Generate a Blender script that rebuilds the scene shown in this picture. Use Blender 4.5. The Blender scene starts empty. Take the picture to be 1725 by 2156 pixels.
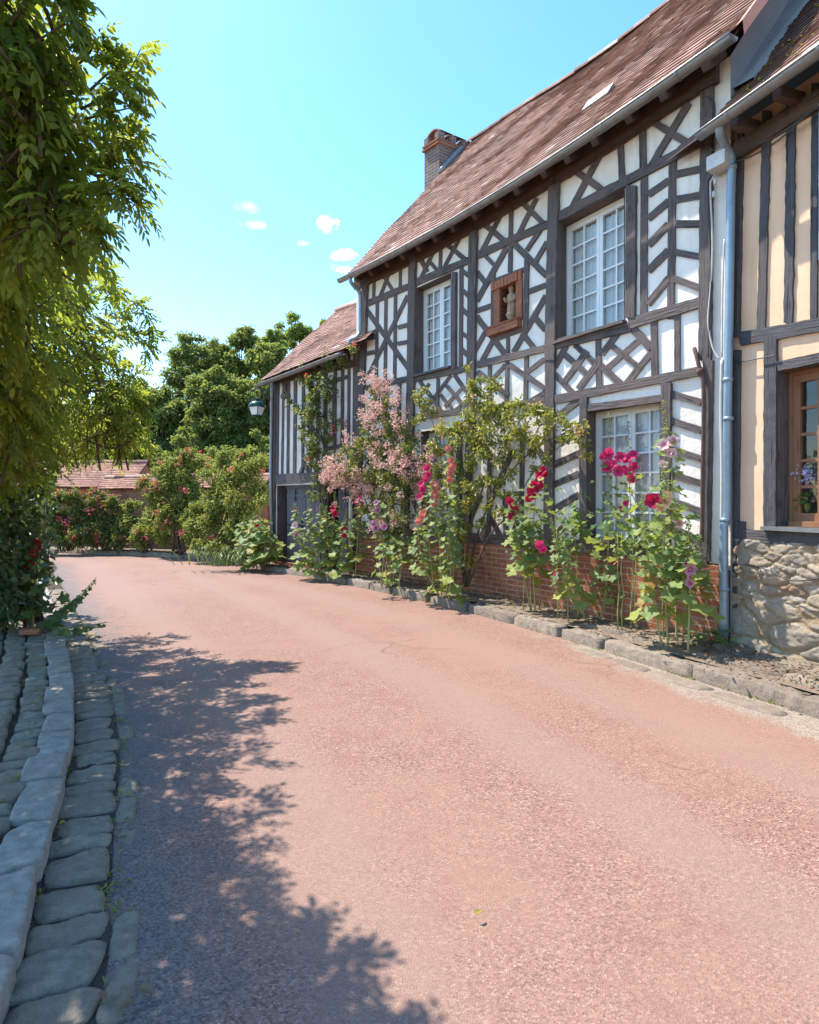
import bpy, bmesh, math, random
import numpy as np
from mathutils import Vector, Matrix, noise
C = bpy.context.scene
rad = math.radians
random.seed(5)
rng = np.random.default_rng(5)

# ------------------------------------------------------------------ camera, sky, sun, exposure
F, YH, CX, EYE = 1300.0, 1055.0, 862.5, 1.6
SUN = Vector((-.825, .565, 0)).normalized() * math.cos(rad(59.5)) + Vector((0, 0, math.sin(rad(59.5))))
cam = bpy.data.cameras.new('camera')
cam.sensor_fit = 'VERTICAL'; cam.sensor_height = 36; cam.lens = F / 2156 * 36
cam.shift_y = -(1078 - YH) / 2156
cam.clip_start = .05; cam.clip_end = 2000
camo = bpy.data.objects.new('camera', cam); C.collection.objects.link(camo)
camo.location = (0, 0, EYE); camo.rotation_euler = (rad(90), 0, 0)
C.camera = camo
W = bpy.data.worlds.new('World'); C.world = W; W.use_nodes = True
nt = W.node_tree; bg = nt.nodes['Background']
sky = nt.nodes.new('ShaderNodeTexSky'); sky.sky_type = 'NISHITA'; sky.sun_disc = False
sky.sun_elevation = rad(59.5); sky.sun_rotation = math.atan2(-.825, .565) % (2 * math.pi)
sky.altitude = 100; sky.air_density = 1.0; sky.dust_density = .4; sky.ozone_density = 1.5
bg.inputs['Strength'].default_value = .15
hs = nt.nodes.new('ShaderNodeHueSaturation')
hs.inputs['Hue'].default_value = .493; hs.inputs['Saturation'].default_value = 1.25; hs.inputs['Value'].default_value = .89
nt.links.new(sky.outputs[0], hs.inputs['Color'])
# a few fair-weather clouds, at their place in the sky
tc = nt.nodes.new('ShaderNodeTexCoord')
def wn(op, a, b=None):
    n = nt.nodes.new('ShaderNodeMath'); n.operation = op
    for i, v in enumerate((a, b)):
        if v is None: continue
        if isinstance(v, (int, float)): n.inputs[i].default_value = v
        else: nt.links.new(v, n.inputs[i])
    return n.outputs[0]
nz = nt.nodes.new('ShaderNodeTexNoise'); nz.inputs['Scale'].default_value = 60; nz.inputs['Detail'].default_value = 6
nz.inputs['Roughness'].default_value = .62
nt.links.new(tc.outputs['Generated'], nz.inputs['Vector'])
acc = None
for (x, y, rx, ry, k) in ((690, 470, 19, 14, .95), (725, 540, 26, 11, .95), (718, 567, 22, 9, .85), (640, 512, 13, 7, .4), (540, 474, 30, 9, .3), (525, 436, 28, 10, .2)):
    d = Vector(((x - CX) / F, 1, (YH - y) / F)).normalized()
    vs = nt.nodes.new('ShaderNodeVectorMath'); vs.operation = 'SUBTRACT'; vs.inputs[1].default_value = d
    nt.links.new(tc.outputs['Generated'], vs.inputs[0])
    vm = nt.nodes.new('ShaderNodeVectorMath'); vm.operation = 'MULTIPLY'; vm.inputs[1].default_value = (F / rx, F / rx, F / ry)
    nt.links.new(vs.outputs[0], vm.inputs[0])
    ln = nt.nodes.new('ShaderNodeVectorMath'); ln.operation = 'LENGTH'; nt.links.new(vm.outputs[0], ln.inputs[0])
    v = wn('MULTIPLY', wn('SUBTRACT', 1.0, ln.outputs['Value']), 1.0)
    v = wn('ADD', v, wn('MULTIPLY', wn('SUBTRACT', nz.outputs[0], .5), 3.2))
    v = nt.nodes.new('ShaderNodeClamp').inputs[0].node if False else v
    cl = nt.nodes.new('ShaderNodeClamp'); nt.links.new(wn('MULTIPLY', v, .9), cl.inputs[0])
    v = wn('MULTIPLY', cl.outputs[0], k)
    acc = v if acc is None else wn('MAXIMUM', acc, v)
mx = nt.nodes.new('ShaderNodeMix'); mx.data_type = 'RGBA'
nt.links.new(acc, mx.inputs[0]); nt.links.new(hs.outputs[0], mx.inputs[6]); mx.inputs[7].default_value = (6.2, 6.2, 6.4, 1)
nt.links.new(mx.outputs[2], bg.inputs['Color'])
sl = bpy.data.lights.new('sun', 'SUN'); sl.energy = 3.1; sl.angle = rad(.5); sl.color = (1, .93, .82)
so = bpy.data.objects.new('sun', sl); C.collection.objects.link(so)
so.rotation_euler = SUN.to_track_quat('Z', 'Y').to_euler(); so.location = (-8, 5, 20)
C.view_settings.view_transform = 'Standard'; C.view_settings.look = 'None'; C.view_settings.gamma = 1
C.view_settings.exposure = 1.63
C.cycles.use_denoising = True
C.cycles.max_bounces = 7; C.cycles.sample_clamp_indirect = 4; C.cycles.caustics_reflective = False; C.cycles.caustics_refractive = False; C.cycles.blur_glossy = 1.0; C.cycles.transparent_max_bounces = 12

# ------------------------------------------------------------------ photograph measures -> space
K = 1725 / 2048
R1 = (1300, 0, .43362); R2 = (850, 500, .34783); R3 = (1300, 400, .43362); R4 = (1300, 900, .43362)
R5 = (600, 700, .37106); R6 = (850, 900, .31884)
def cv(o, x, y): return ((o[0] + o[2] * x) * K, (o[1] + o[2] * y) * K)
def at(x, y, Y): return Vector(((x - CX) / F * Y, Y, EYE + (YH - y) / F * Y))
def gnd(x, y, z=0.0):
    Y = (EYE - z) * F / (y - YH)
    return Vector(((x - CX) / F * Y, Y, z))

class Wall:
    """a vertical wall surface: u runs from its far end to its near end, off is out towards the street"""
    def __init__(s, ax, ay, bx, by, sag=0):
        s.a = (ax, ay); s.L = math.hypot(bx - ax, by - ay); s.d = ((bx - ax) / s.L, (by - ay) / s.L)
        n = (-s.d[1], s.d[0])
        s.n = n if n[0] * (ax + bx) + n[1] * (ay + by) > 0 else (-n[0], -n[1])
        s.sag = sag
        s.out = Vector((-s.n[0], -s.n[1], 0))
    def xy(s, u, off=0):
        t = u / s.L; q = 4 * s.sag * t * (1 - t) - off
        return s.a[0] + s.d[0] * u + s.n[0] * q, s.a[1] + s.d[1] * u + s.n[1] * q
    def P(s, u, z, off=0):
        x, y = s.xy(u, off); return Vector((x, y, z))
    def hit(s, x, y, off=0):
        t = (x - CX) / F; lo, hi = -3.0, s.L + 4
        f = lambda u: (lambda p: p[0] - t * p[1])(s.xy(u, off))
        up = f(lo) > 0
        for _ in range(40):
            m = (lo + hi) / 2
            if (f(m) > 0) == up: lo = m
            else: hi = m
        return lo, EYE + (YH - y) / F * s.xy(lo, off)[1]
    def pt(s, x, y, off=0):
        u, z = s.hit(x, y, off); return s.P(u, z, off)
MAIN = Wall(-.986, 12.57, 3.16, 6.45, .2)
LEFT = Wall(-3.25, 14.7, -.986, 12.57)
RIGHT = Wall(3.32, 6.3, 3.32 + .347 * 4, 6.3 - .938 * 4)

# ------------------------------------------------------------------ materials
MATS = {}
class NT:
    def __init__(s, name):
        s.m = bpy.data.materials.new(name); s.m.use_nodes = True; s.t = s.m.node_tree
        s.b = s.t.nodes['Principled BSDF']; s.out = s.t.nodes['Material Output']; MATS[name] = s.m
    def n(s, t, **kw):
        x = s.t.nodes.new('ShaderNode' + t)
        for k, v in kw.items():
            if k in x.inputs: s.set(x.inputs[k], v)
            else: setattr(x, k, v)
        return x
    def set(s, i, v):
        if hasattr(v, 'is_output') or isinstance(v, bpy.types.NodeSocket): s.t.links.new(v, i)
        else: i.default_value = v
    def coord(s, kind='Object', scale=(1, 1, 1)):
        c = s.n('TexCoord').outputs[kind]
        if scale == (1, 1, 1): return c
        m = s.n('Mapping'); s.t.links.new(c, m.inputs[0]); m.inputs['Scale'].default_value = scale
        return m.outputs[0]
    def noise(s, c, scale, detail=4, rough=.55):
        x = s.n('TexNoise', Scale=scale, Detail=detail, Roughness=rough); s.t.links.new(c, x.inputs['Vector']); return x.outputs[0]
    def voro(s, c, scale, feature='F1', out=0):
        x = s.n('TexVoronoi', feature=feature); x.inputs['Scale'].default_value = scale; s.t.links.new(c, x.inputs['Vector']); return x.outputs[out]
    def ramp(s, fac, stops, interp='LINEAR'):
        r = s.n('ValToRGB'); e = r.color_ramp; e.interpolation = interp
        while len(e.elements) < len(stops): e.elements.new(.5)
        for el, (p, col) in zip(e.elements, stops):
            el.position = p; el.color = (*col, 1) if len(col) == 3 else col
        s.t.links.new(fac, r.inputs[0]); return r.outputs[0]
    def mix(s, f, a, b, mode='MIX'):
        x = s.n('Mix', data_type='RGBA', blend_type=mode)
        s.set(x.inputs[0], f)
        for i, v in ((6, a), (7, b)): s.set(x.inputs[i], (*v, 1) if isinstance(v, tuple) and len(v) == 3 else v)
        return x.outputs[2]
    def math(s, op, a, b=0.0):
        x = s.n('Math', operation=op); s.set(x.inputs[0], a); s.set(x.inputs[1], b); return x.outputs[0]
    def attr(s, name): return s.n('Attribute', attribute_name=name).outputs['Fac']
    def bump(s, h, strength=.5, dist=.01, prev=None):
        x = s.n('Bump', Strength=strength, Distance=dist); s.t.links.new(h, x.inputs['Height'])
        if prev is not None: s.t.links.new(prev, x.inputs['Normal'])
        return x.outputs[0]
    def fin(s, col, rough=.8, normal=None, spec=.3, metal=0):
        s.set(s.b.inputs['Base Color'], (*col, 1) if isinstance(col, tuple) else col)
        s.set(s.b.inputs['Roughness'], rough); s.b.inputs['Specular IOR Level'].default_value = spec
        s.b.inputs['Metallic'].default_value = metal
        if normal is not None: s.t.links.new(normal, s.b.inputs['Normal'])
        return s.m

def mk_plaster(name, base, stain, bumpk=.5):
    # weathered limewash: broad stains, fine pits, faint run-off streaks
    s = NT(name); c = s.coord('Object')
    n1 = s.noise(c, 1.3, 5, .6); n2 = s.noise(c, 14, 5, .6); n3 = s.noise(c, 90, 3)
    col = s.mix(s.ramp(n1, [(.4, (0, 0, 0)), (.75, (1, 1, 1))]), base, stain)
    col = s.mix(s.ramp(n2, [(.62, (0, 0, 0)), (.85, (.5, .5, .5))]), col, tuple(x * .72 for x in stain))
    n5 = s.noise(s.coord('Object', (7, 7, .7)), 1.6, 4, .6); col = s.mix(s.ramp(n5, [(.54, (0, 0, 0)), (.78, (.5, .5, .5))]), col, tuple(x * .8 for x in stain))
    b = s.bump(n2, bumpk * .55, .02); b = s.bump(n3, .10, .004, b)
    return s.fin(col, .9, b, .15)
mk_plaster('white plaster', (.88, .82, .75), (.74, .65, .55), .7)
mk_plaster('ochre plaster', (.84, .555, .375), (.78, .49, .30), .35)
mk_plaster('pink render', (.60, .33, .26), (.50, .26, .2), .5)
mk_plaster('grey cement', (.34, .33, .33), (.26, .26, .27), .8)
mk_plaster('cream trim', (.72, .66, .5), (.66, .58, .42), .3)

def mk_timber(name, a, b, c3, bk=.9):
    s = NT(name); uv = s.coord('UV', (1.6, 17, 1)); o = s.coord('Object')
    g = s.noise(uv, 2.2, 6, .65); big = s.noise(o, .9, 3); cr = s.noise(s.coord('UV', (1.0, 22, 1)), 1.5, 2)
    col = s.mix(s.ramp(g, [(.3, (0, 0, 0)), (.72, (1, 1, 1))]), a, b); col = s.mix(s.ramp(big, [(.45, (0, 0, 0)), (.66, (1, 1, 1))]), col, c3)
    crack = s.ramp(cr, [(.30, (0, 0, 0)), (.37, (1, 1, 1))])
    col = s.mix(crack, tuple(x * .35 for x in a), col)
    bb = s.bump(g, bk, .012); bb = s.bump(crack, .7, .008, bb)
    oi = s.n('ObjectInfo').outputs['Random']; col = s.mix(s.math('MULTIPLY', oi, .75), col, s.mix(.5, col, (.155, .125, .115))); dk = s.noise(o, 4.5, 4, .7); col = s.mix(s.ramp(dk, [(.55, (0, 0, 0)), (.75, (.6, .6, .6))]), col, tuple(x * .6 for x in a))
    return s.fin(col, .78, bb, .25)
mk_timber('dark timber', (.034, .028, .028), (.185, .155, .148), (.155, .11, .098), 1.3)
mk_timber('weathered timber', (.04, .042, .05), (.125, .115, .12), (.085, .08, .085), 1.4)
mk_timber('door boards', (.10, .10, .115), (.17, .165, .185), (.15, .14, .155), .5)
mk_timber('eave wood', (.05, .03, .022), (.15, .085, .05), (.11, .06, .04), .8)
mk_timber('orange joinery', (.34, .14, .055), (.43, .19, .08), (.39, .165, .07), .15)

def mk_tile(name, stops, dark=.5):
    s = NT(name); o = s.coord('Object')
    r = s.attr('rnd'); n = s.noise(o, 30, 5, .7); n2 = s.noise(o, 1.1, 4)
    f = s.math('ADD', r, s.math('MULTIPLY', s.math('SUBTRACT', n, .5), .5))
    col = s.ramp(f, stops)
    col = s.mix(s.ramp(n2, [(.5, (0, 0, 0)), (.72, (.5, .5, .5))]), col, (.12, .075, .07))
    li = s.noise(o, 55, 3, .6)
    col = s.mix(s.ramp(li, [(.66, (0, 0, 0)), (.74, (.7, .7, .7))]), col, (.42, .34, .26))
    return s.fin(col, .85, s.bump(n, .6, .008), .2)
mk_tile('old clay tiles', [(0, (.14, .085, .07)), (.3, (.29, .165, .13)), (.6, (.38, .225, .18)), (.85, (.48, .31, .25)), (1, (.62, .53, .46))])
mk_tile('pale clay tiles', [(0, (.2, .10, .075)), (.4, (.34, .17, .12)), (.7, (.42, .23, .165)), (1, (.5, .36, .28))])

def mk_brick(name, a, b, mort, sc=1.0):
    s = NT(name); c = s.coord('UV'); ms = s.noise(c, 7, 3)
    cc = s.n('VectorMath', operation='ADD'); s.t.links.new(c, cc.inputs[0])
    sub = s.n('VectorMath', operation='SCALE'); nn = s.n('TexNoise', Scale=5.0); s.t.links.new(c, nn.inputs['Vector'])
    s.t.links.new(nn.outputs['Color'], sub.inputs[0]); sub.inputs['Scale'].default_value = .016
    s.t.links.new(sub.outputs[0], cc.inputs[1])
    br = s.n('TexBrick'); s.t.links.new(cc.outputs[0], br.inputs['Vector'])
    for k, v in (('Scale', 1.0), ('Brick Width', .23 * sc), ('Row Height', .074 * sc), ('Mortar Size', .010 * sc), ('Mortar Smooth', .25), ('Bias', -.1)): br.inputs[k].default_value = v
    br.inputs['Color1'].default_value = (*a, 1); br.inputs['Color2'].default_value = (*b, 1); br.inputs['Mortar'].default_value = (*mort, 1)
    n = s.noise(c, 40, 5, .7)
    col = s.mix(s.ramp(n, [(.4, (.0, .0, .0)), (.7, (.6, .6, .6))]), br.outputs['Color'], tuple(x * .55 for x in a))
    col = s.mix(s.ramp(ms, [(.5, (0, 0, 0)), (.75, (.6, .6, .6))]), col, (.30, .22, .17)); m2 = s.noise(c, 1.8, 5, .7); col = s.mix(s.ramp(m2, [(.42, (0, 0, 0)), (.6, (.5, .5, .5))]), col, tuple(x * .6 for x in b))
    h = s.math('SUBTRACT', s.math('MULTIPLY', n, .4), br.outputs['Fac'])
    return s.fin(col, .88, s.bump(h, .8, .012), .2)
mk_brick('red brick', (.44, .16, .08), (.27, .085, .05), (.46, .36, .27))
mk_brick('sooty brick', (.18, .12, .11), (.27, .19, .165), (.42, .39, .37))
mk_brick('orange brick', (.40, .135, .07), (.28, .085, .05), (.40, .26, .17), .55)

def mk_stone(name, a, b, c3, sc=1.0, bk=.7):
    s = NT(name); c = s.coord('Object'); r = s.attr('rnd')
    n = s.noise(c, 9 * sc, 7, .65); n2 = s.noise(c, 60 * sc, 4, .6)
    col = s.mix(s.ramp(n, [(.35, (0, 0, 0)), (.65, (1, 1, 1))]), a, b)
    col = s.mix(s.math('MULTIPLY', r, .75), col, c3)
    col = s.mix(s.ramp(n2, [(.58, (0, 0, 0)), (.72, (.6, .6, .6))]), col, tuple(x * .45 for x in a))
    bb = s.bump(n, bk, .02); bb = s.bump(n2, bk * .7, .005, bb)
    return s.fin(col, .85, bb, .25)
mk_stone('kerb sandstone', (.20, .155, .12), (.32, .26, .20), (.155, .12, .095), 1.6, 1.3)
mk_stone('grey granite', (.25, .225, .19), (.39, .355, .31), (.31, .235, .185), 1.8, 1.2)
mk_stone('sett stone', (.17, .15, .115), (.30, .262, .20), (.235, .175, .125), 1.8, 1.2)
mk_stone('paving slab', (.19, .15, .115), (.28, .225, .17), (.15, .115, .09), 1.2, 1.0)
mk_stone('carved stone', (.36, .235, .15), (.46, .32, .21), (.27, .17, .11), 3, .4)
mk_stone('rusty iron', (.10, .06, .05), (.15, .085, .07), (.08, .055, .05), 2, .3)

def mk_rubble():
    s = NT('rubble masonry'); c = s.coord('Object'); j = s.attr('joint'); r = s.attr('rnd')
    n = s.noise(c, 12, 7, .7); n2 = s.noise(c, 70, 4, .6)
    col = s.ramp(r, [(0, (.36, .30, .23)), (.35, (.42, .38, .33)), (.6, (.42, .33, .23)), (.9, (.33, .28, .23)), (1, (.33, .19, .12))])
    col = s.mix(s.ramp(n, [(.4, (0, 0, 0)), (.7, (.7, .7, .7))]), col, (.29, .24, .19))
    col = s.mix(s.math('MULTIPLY', j, .9), col, (.33, .23, .13))
    col = s.mix(s.ramp(n2, [(.6, (0, 0, 0)), (.75, (.5, .5, .5))]), col, (.14, .11, .09))
    bb = s.bump(n, .9, .03); bb = s.bump(n2, .5, .008, bb)
    return s.fin(col, .9, bb, .15)
mk_rubble()

def mk_road():
    s = NT('red road asphalt'); c = s.coord('Object'); e = s.attr('edge')
    big = s.noise(c, .55, 4, .6); med = s.noise(c, 3.2, 5, .65); g = s.voro(c, 130, 'F1', 1); g2 = s.noise(c, 190, 2); d = s.voro(c, 130, 'F1', 0)
    gv = s.n('SeparateColor'); s.t.links.new(g, gv.inputs[0])
    grain = s.ramp(gv.outputs[0], [(0, (.10, .06, .048)), (.25, (.195, .105, .08)), (.6, (.252, .141, .106)), (.9, (.31, .183, .138)), (1, (.39, .28, .22))])
    col = s.mix(s.ramp(big, [(.42, (0, 0, 0)), (.62, (.7, .7, .7))]), grain, (.268, .158, .116))
    col = s.mix(s.ramp(med, [(.5, (0, 0, 0)), (.72, (.5, .5, .5))]), col, (.20, .09, .07))
    wear = s.attr('wear'); wm = s.math('ADD', wear, s.math('MULTIPLY', s.math('SUBTRACT', med, .5), .9))
    col = s.mix(s.ramp(wm, [(.35, (0, 0, 0)), (.85, (.5, .5, .5))]), col, (.265, .172, .135))
    pt = s.noise(c, .22, 3, .5); col = s.mix(s.ramp(pt, [(.56, (0, 0, 0)), (.585, (.45, .45, .45))]), col, (.27, .155, .12))
    wv = s.n('VectorMath', operation='SCALE'); wnz = s.n('TexNoise', Scale=1.4, Detail=5.0); s.t.links.new(c, wnz.inputs['Vector']); s.t.links.new(wnz.outputs['Color'], wv.inputs[0]); wv.inputs['Scale'].default_value = .5
    wa = s.n('VectorMath', operation='ADD'); s.t.links.new(c, wa.inputs[0]); s.t.links.new(wv.outputs[0], wa.inputs[1])
    ck = s.voro(wa.outputs[0], .42, 'DISTANCE_TO_EDGE'); crk = s.ramp(ck, [(.0, (1, 1, 1)), (.006, (0, 0, 0))]); gate = s.ramp(big, [(.48, (0, 0, 0)), (.56, (.65, .65, .65))])
    col = s.mix(s.mix(1.0, crk, gate, 'MULTIPLY'), col, (.09, .06, .05))
    beige = s.ramp(gv.outputs[0], [(0, (.13, .10, .08)), (.4, (.25, .195, .15)), (1, (.36, .30, .24))])
    em = s.ramp(s.math('ADD', e, s.math('MULTIPLY', s.math('SUBTRACT', med, .5), .9)), [(.42, (0, 0, 0)), (.62, (1, 1, 1))])
    col = s.mix(em, col, beige)
    drab = s.attr('drab')
    dm = s.ramp(s.math('ADD', drab, s.math('MULTIPLY', s.math('SUBTRACT', med, .5), 1.1)), [(.32, (0, 0, 0)), (.7, (.9, .9, .9))])
    col = s.mix(dm, col, s.ramp(gv.outputs[0], [(0, (.07, .06, .058)), (1, (.20, .165, .155))]))  # asphalt turns greyer and darker towards the left kerb
    bb = s.bump(d, .6, .005); bb = s.bump(g2, .3, .003, bb); bb = s.bump(med, .25, .02, bb)
    return s.fin(col, .8, bb, .3)
mk_road()

def mk_soil(name, a, b):
    s = NT(name); c = s.coord('Object')
    n = s.noise(c, 5, 6, .7); n2 = s.noise(c, 60, 5, .7)
    col = s.mix(n, a, b); col = s.mix(s.ramp(n2, [(.45, (0, 0, 0)), (.7, (.8, .8, .8))]), col, tuple(x * .4 for x in a))
    bb = s.bump(n, .8, .04); bb = s.bump(n2, .8, .012, bb)
    return s.fin(col, .95, bb, .1)
mk_soil('pavement soil', (.19, .14, .10), (.29, .22, .165))
mk_soil('joint soil', (.055, .045, .036), (.10, .085, .068))
mk_soil('earth', (.09, .085, .05), (.14, .11, .07))

def mk_metal(name, col, rough, metal, spot):
    s = NT(name); c = s.coord('Object'); n = s.noise(c, 6, 5, .6)
    cc = s.mix(s.ramp(n, [(.4, (0, 0, 0)), (.7, (1, 1, 1))]), col, spot)
    return s.fin(cc, rough, s.bump(s.noise(c, 25, 3), .12, .005), .4, metal)
mk_metal('zinc', (.30, .30, .30), .45, .6, (.22, .21, .20))
mk_metal('blue grey pipe', (.28, .36, .43), .4, .35, (.22, .29, .35))
mk_metal('black iron', (.025, .025, .028), .5, .6, (.05, .04, .04))
mk_metal('lantern green', (.02, .085, .085), .35, .3, (.03, .11, .11))
mk_metal('white paint', (.80, .80, .79), .4, 0, (.74, .74, .73))
mk_metal('grey paint', (.20, .24, .30), .5, 0, (.17, .2, .26))
mk_metal('pale box', (.62, .61, .6), .5, 0, (.5, .49, .48))
mk_metal('white cable', (.6, .57, .52), .5, 0, (.5, .47, .42))
mk_metal('dark cable', (.04, .04, .045), .5, 0, (.06, .05, .05))
mk_metal('faded fence paint', (.62, .55, .42), .7, 0, (.5, .42, .3))
mk_metal('pink paint', (.55, .10, .16), .6, 0, (.4, .1, .14))
mk_metal('room dark', (.03, .03, .032), .9, 0, (.02, .02, .02))  # near-black colour standing in for the shade of unlit rooms
mk_metal('frosted glass', (.82, .80, .76), .25, 0, (.78, .76, .72))

def mk_curtain():
    s = NT('net curtain'); c = s.coord('UV', (30, 1, 1)); n = s.noise(c, 2, 3)
    col = s.mix(n, (.78, .77, .76), (.92, .91, .89))
    return s.fin(col, .9, None, .1)
mk_curtain()
def mk_glass():
    s = NT('window glass'); t = s.t
    gl = s.n('BsdfGlossy', Roughness=.02); tr = s.n('BsdfTransparent'); fr = s.n('Fresnel', IOR=1.52)
    tr.inputs[0].default_value = (.93, .96, .97, 1)
    c = s.coord('Object'); b = s.bump(s.noise(c, 4, 2), .06, .02); t.links.new(b, gl.inputs['Normal'])
    m = s.n('MixShader'); f = s.math('ADD', s.math('MULTIPLY', fr.outputs[0], .75), .03)
    t.links.new(f, m.inputs[0]); t.links.new(tr.outputs[0], m.inputs[1]); t.links.new(gl.outputs[0], m.inputs[2])
    t.links.new(m.outputs[0], s.out.inputs[0])
mk_glass()

def mk_leaf(name, stops, trans=.35, tcol=(.30, .36, .04), rough=.5, spec=.35):
    s = NT(name); r = s.attr('rnd'); col = s.ramp(r, stops)
    s.fin(col, rough, None, spec)
    tl = s.n('BsdfTranslucent'); tm = s.mix(.55, col, tcol); s.t.links.new(tm, tl.inputs[0])
    m = s.n('MixShader'); m.inputs[0].default_value = trans
    s.t.links.new(s.b.outputs[0], m.inputs[1]); s.t.links.new(tl.outputs[0], m.inputs[2]); s.t.links.new(m.outputs[0], s.out.inputs[0])
mk_leaf('wisteria leaf', [(0, (.035, .085, .025)), (.5, (.095, .165, .04)), (.85, (.165, .225, .045)), (1, (.32, .31, .05))], .58, (.62, .68, .06))
mk_leaf('tree leaf', [(0, (.07, .115, .04)), (.6, (.15, .20, .06)), (1, (.26, .30, .09))], .45, (.50, .55, .09), .55, .25)
mk_leaf('far tree leaf', [(0, (.11, .17, .045)), (.6, (.20, .26, .065)), (1, (.30, .35, .09))], .45, (.55, .60, .08), .55, .25)
mk_leaf('hedge leaf', [(0, (.09, .135, .03)), (.6, (.21, .25, .06)), (1, (.35, .36, .10))], .42, (.50, .50, .07), .5, .35)
mk_leaf('rose leaf', [(0, (.05, .10, .03)), (.5, (.12, .17, .045)), (.85, (.24, .24, .06)), (1, (.36, .20, .06))], .38, (.46, .44, .05), .42, .45)
mk_leaf('young rose leaf', [(0, (.09, .14, .03)), (.45, (.19, .23, .05)), (.8, (.32, .32, .07)), (1, (.42, .24, .07))], .42, (.52, .48, .05), .42, .45)
mk_leaf('dark ivy leaf', [(0, (.03, .06, .025)), (.7, (.065, .115, .04)), (1, (.12, .16, .05))], .3, (.22, .32, .05), .4, .4)
mk_leaf('hollyhock leaf', [(0, (.075, .145, .05)), (.5, (.18, .255, .08)), (.8, (.29, .34, .08)), (.96, (.38, .35, .06)), (1, (.32, .17, .05))], .42, (.48, .50, .06), .55, .3)
mk_leaf('yellowing leaf', [(0, (.16, .20, .04)), (.5, (.36, .34, .05)), (1, (.5, .22, .05))], .4, (.5, .45, .04), .6, .2)
mk_leaf('strap leaf', [(0, (.06, .11, .03)), (1, (.14, .20, .06))], .3, (.25, .3, .05), .45, .4)
mk_leaf('litter', [(0, (.10, .06, .035)), (.5, (.17, .10, .055)), (.8, (.08, .05, .03)), (1, (.28, .2, .13))], .1)
def mk_petal(name, stops, trans=.35):
    mk_leaf(name, stops, trans, stops[len(stops) // 2][1], .6, .2)
mk_petal('crimson petal', [(0, (.20, .01, .03)), (.3, (.50, .012, .06)), (1, (.62, .02, .09))])
mk_petal('hot pink petal', [(0, (.38, .25, .06)), (.12, (.40, .01, .08)), (.4, (.78, .035, .17)), (1, (.82, .07, .22))])
mk_petal('pale pink petal', [(0, (.55, .40, .10)), (.15, (.50, .10, .16)), (.4, (.78, .48, .52)), (1, (.86, .66, .68))])
mk_petal('peach petal', [(0, (.55, .22, .08)), (.3, (.80, .46, .26)), (1, (.85, .62, .42))])
mk_petal('mauve petal', [(0, (.25, .04, .12)), (.35, (.60, .22, .40)), (1, (.72, .40, .55))])
mk_petal('salmon petal', [(0, (.55, .25, .08)), (.3, (.78, .16, .14)), (1, (.84, .30, .26))])
mk_petal('rambler petal', [(0, (.60, .25, .24)), (.45, (.78, .44, .40)), (.8, (.84, .60, .50)), (1, (.74, .56, .36))], .3)
mk_petal('red rose petal', [(0, (.40, .04, .04)), (.5, (.70, .10, .12)), (1, (.78, .25, .26))], .3)
mk_petal('dark red petal', [(0, (.25, .008, .012)), (.5, (.50, .012, .02)), (1, (.6, .03, .04))], .3)
mk_petal('lilac petal', [(0, (.52, .46, .66)), (1, (.74, .68, .78))], .3)
def mk_bark(name, a, b):
    s = NT(name); c = s.coord('Object', (6, 6, 1.5)); n = s.noise(c, 3, 6, .7)
    s.fin(s.mix(n, a, b), .9, s.bump(n, .9, .02), .15)
mk_bark('bark', (.06, .045, .03), (.16, .12, .085))
mk_bark('green stem', (.13, .17, .05), (.24, .27, .09))
mk_bark('pale stem', (.26, .28, .10), (.38, .38, .17))

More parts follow.
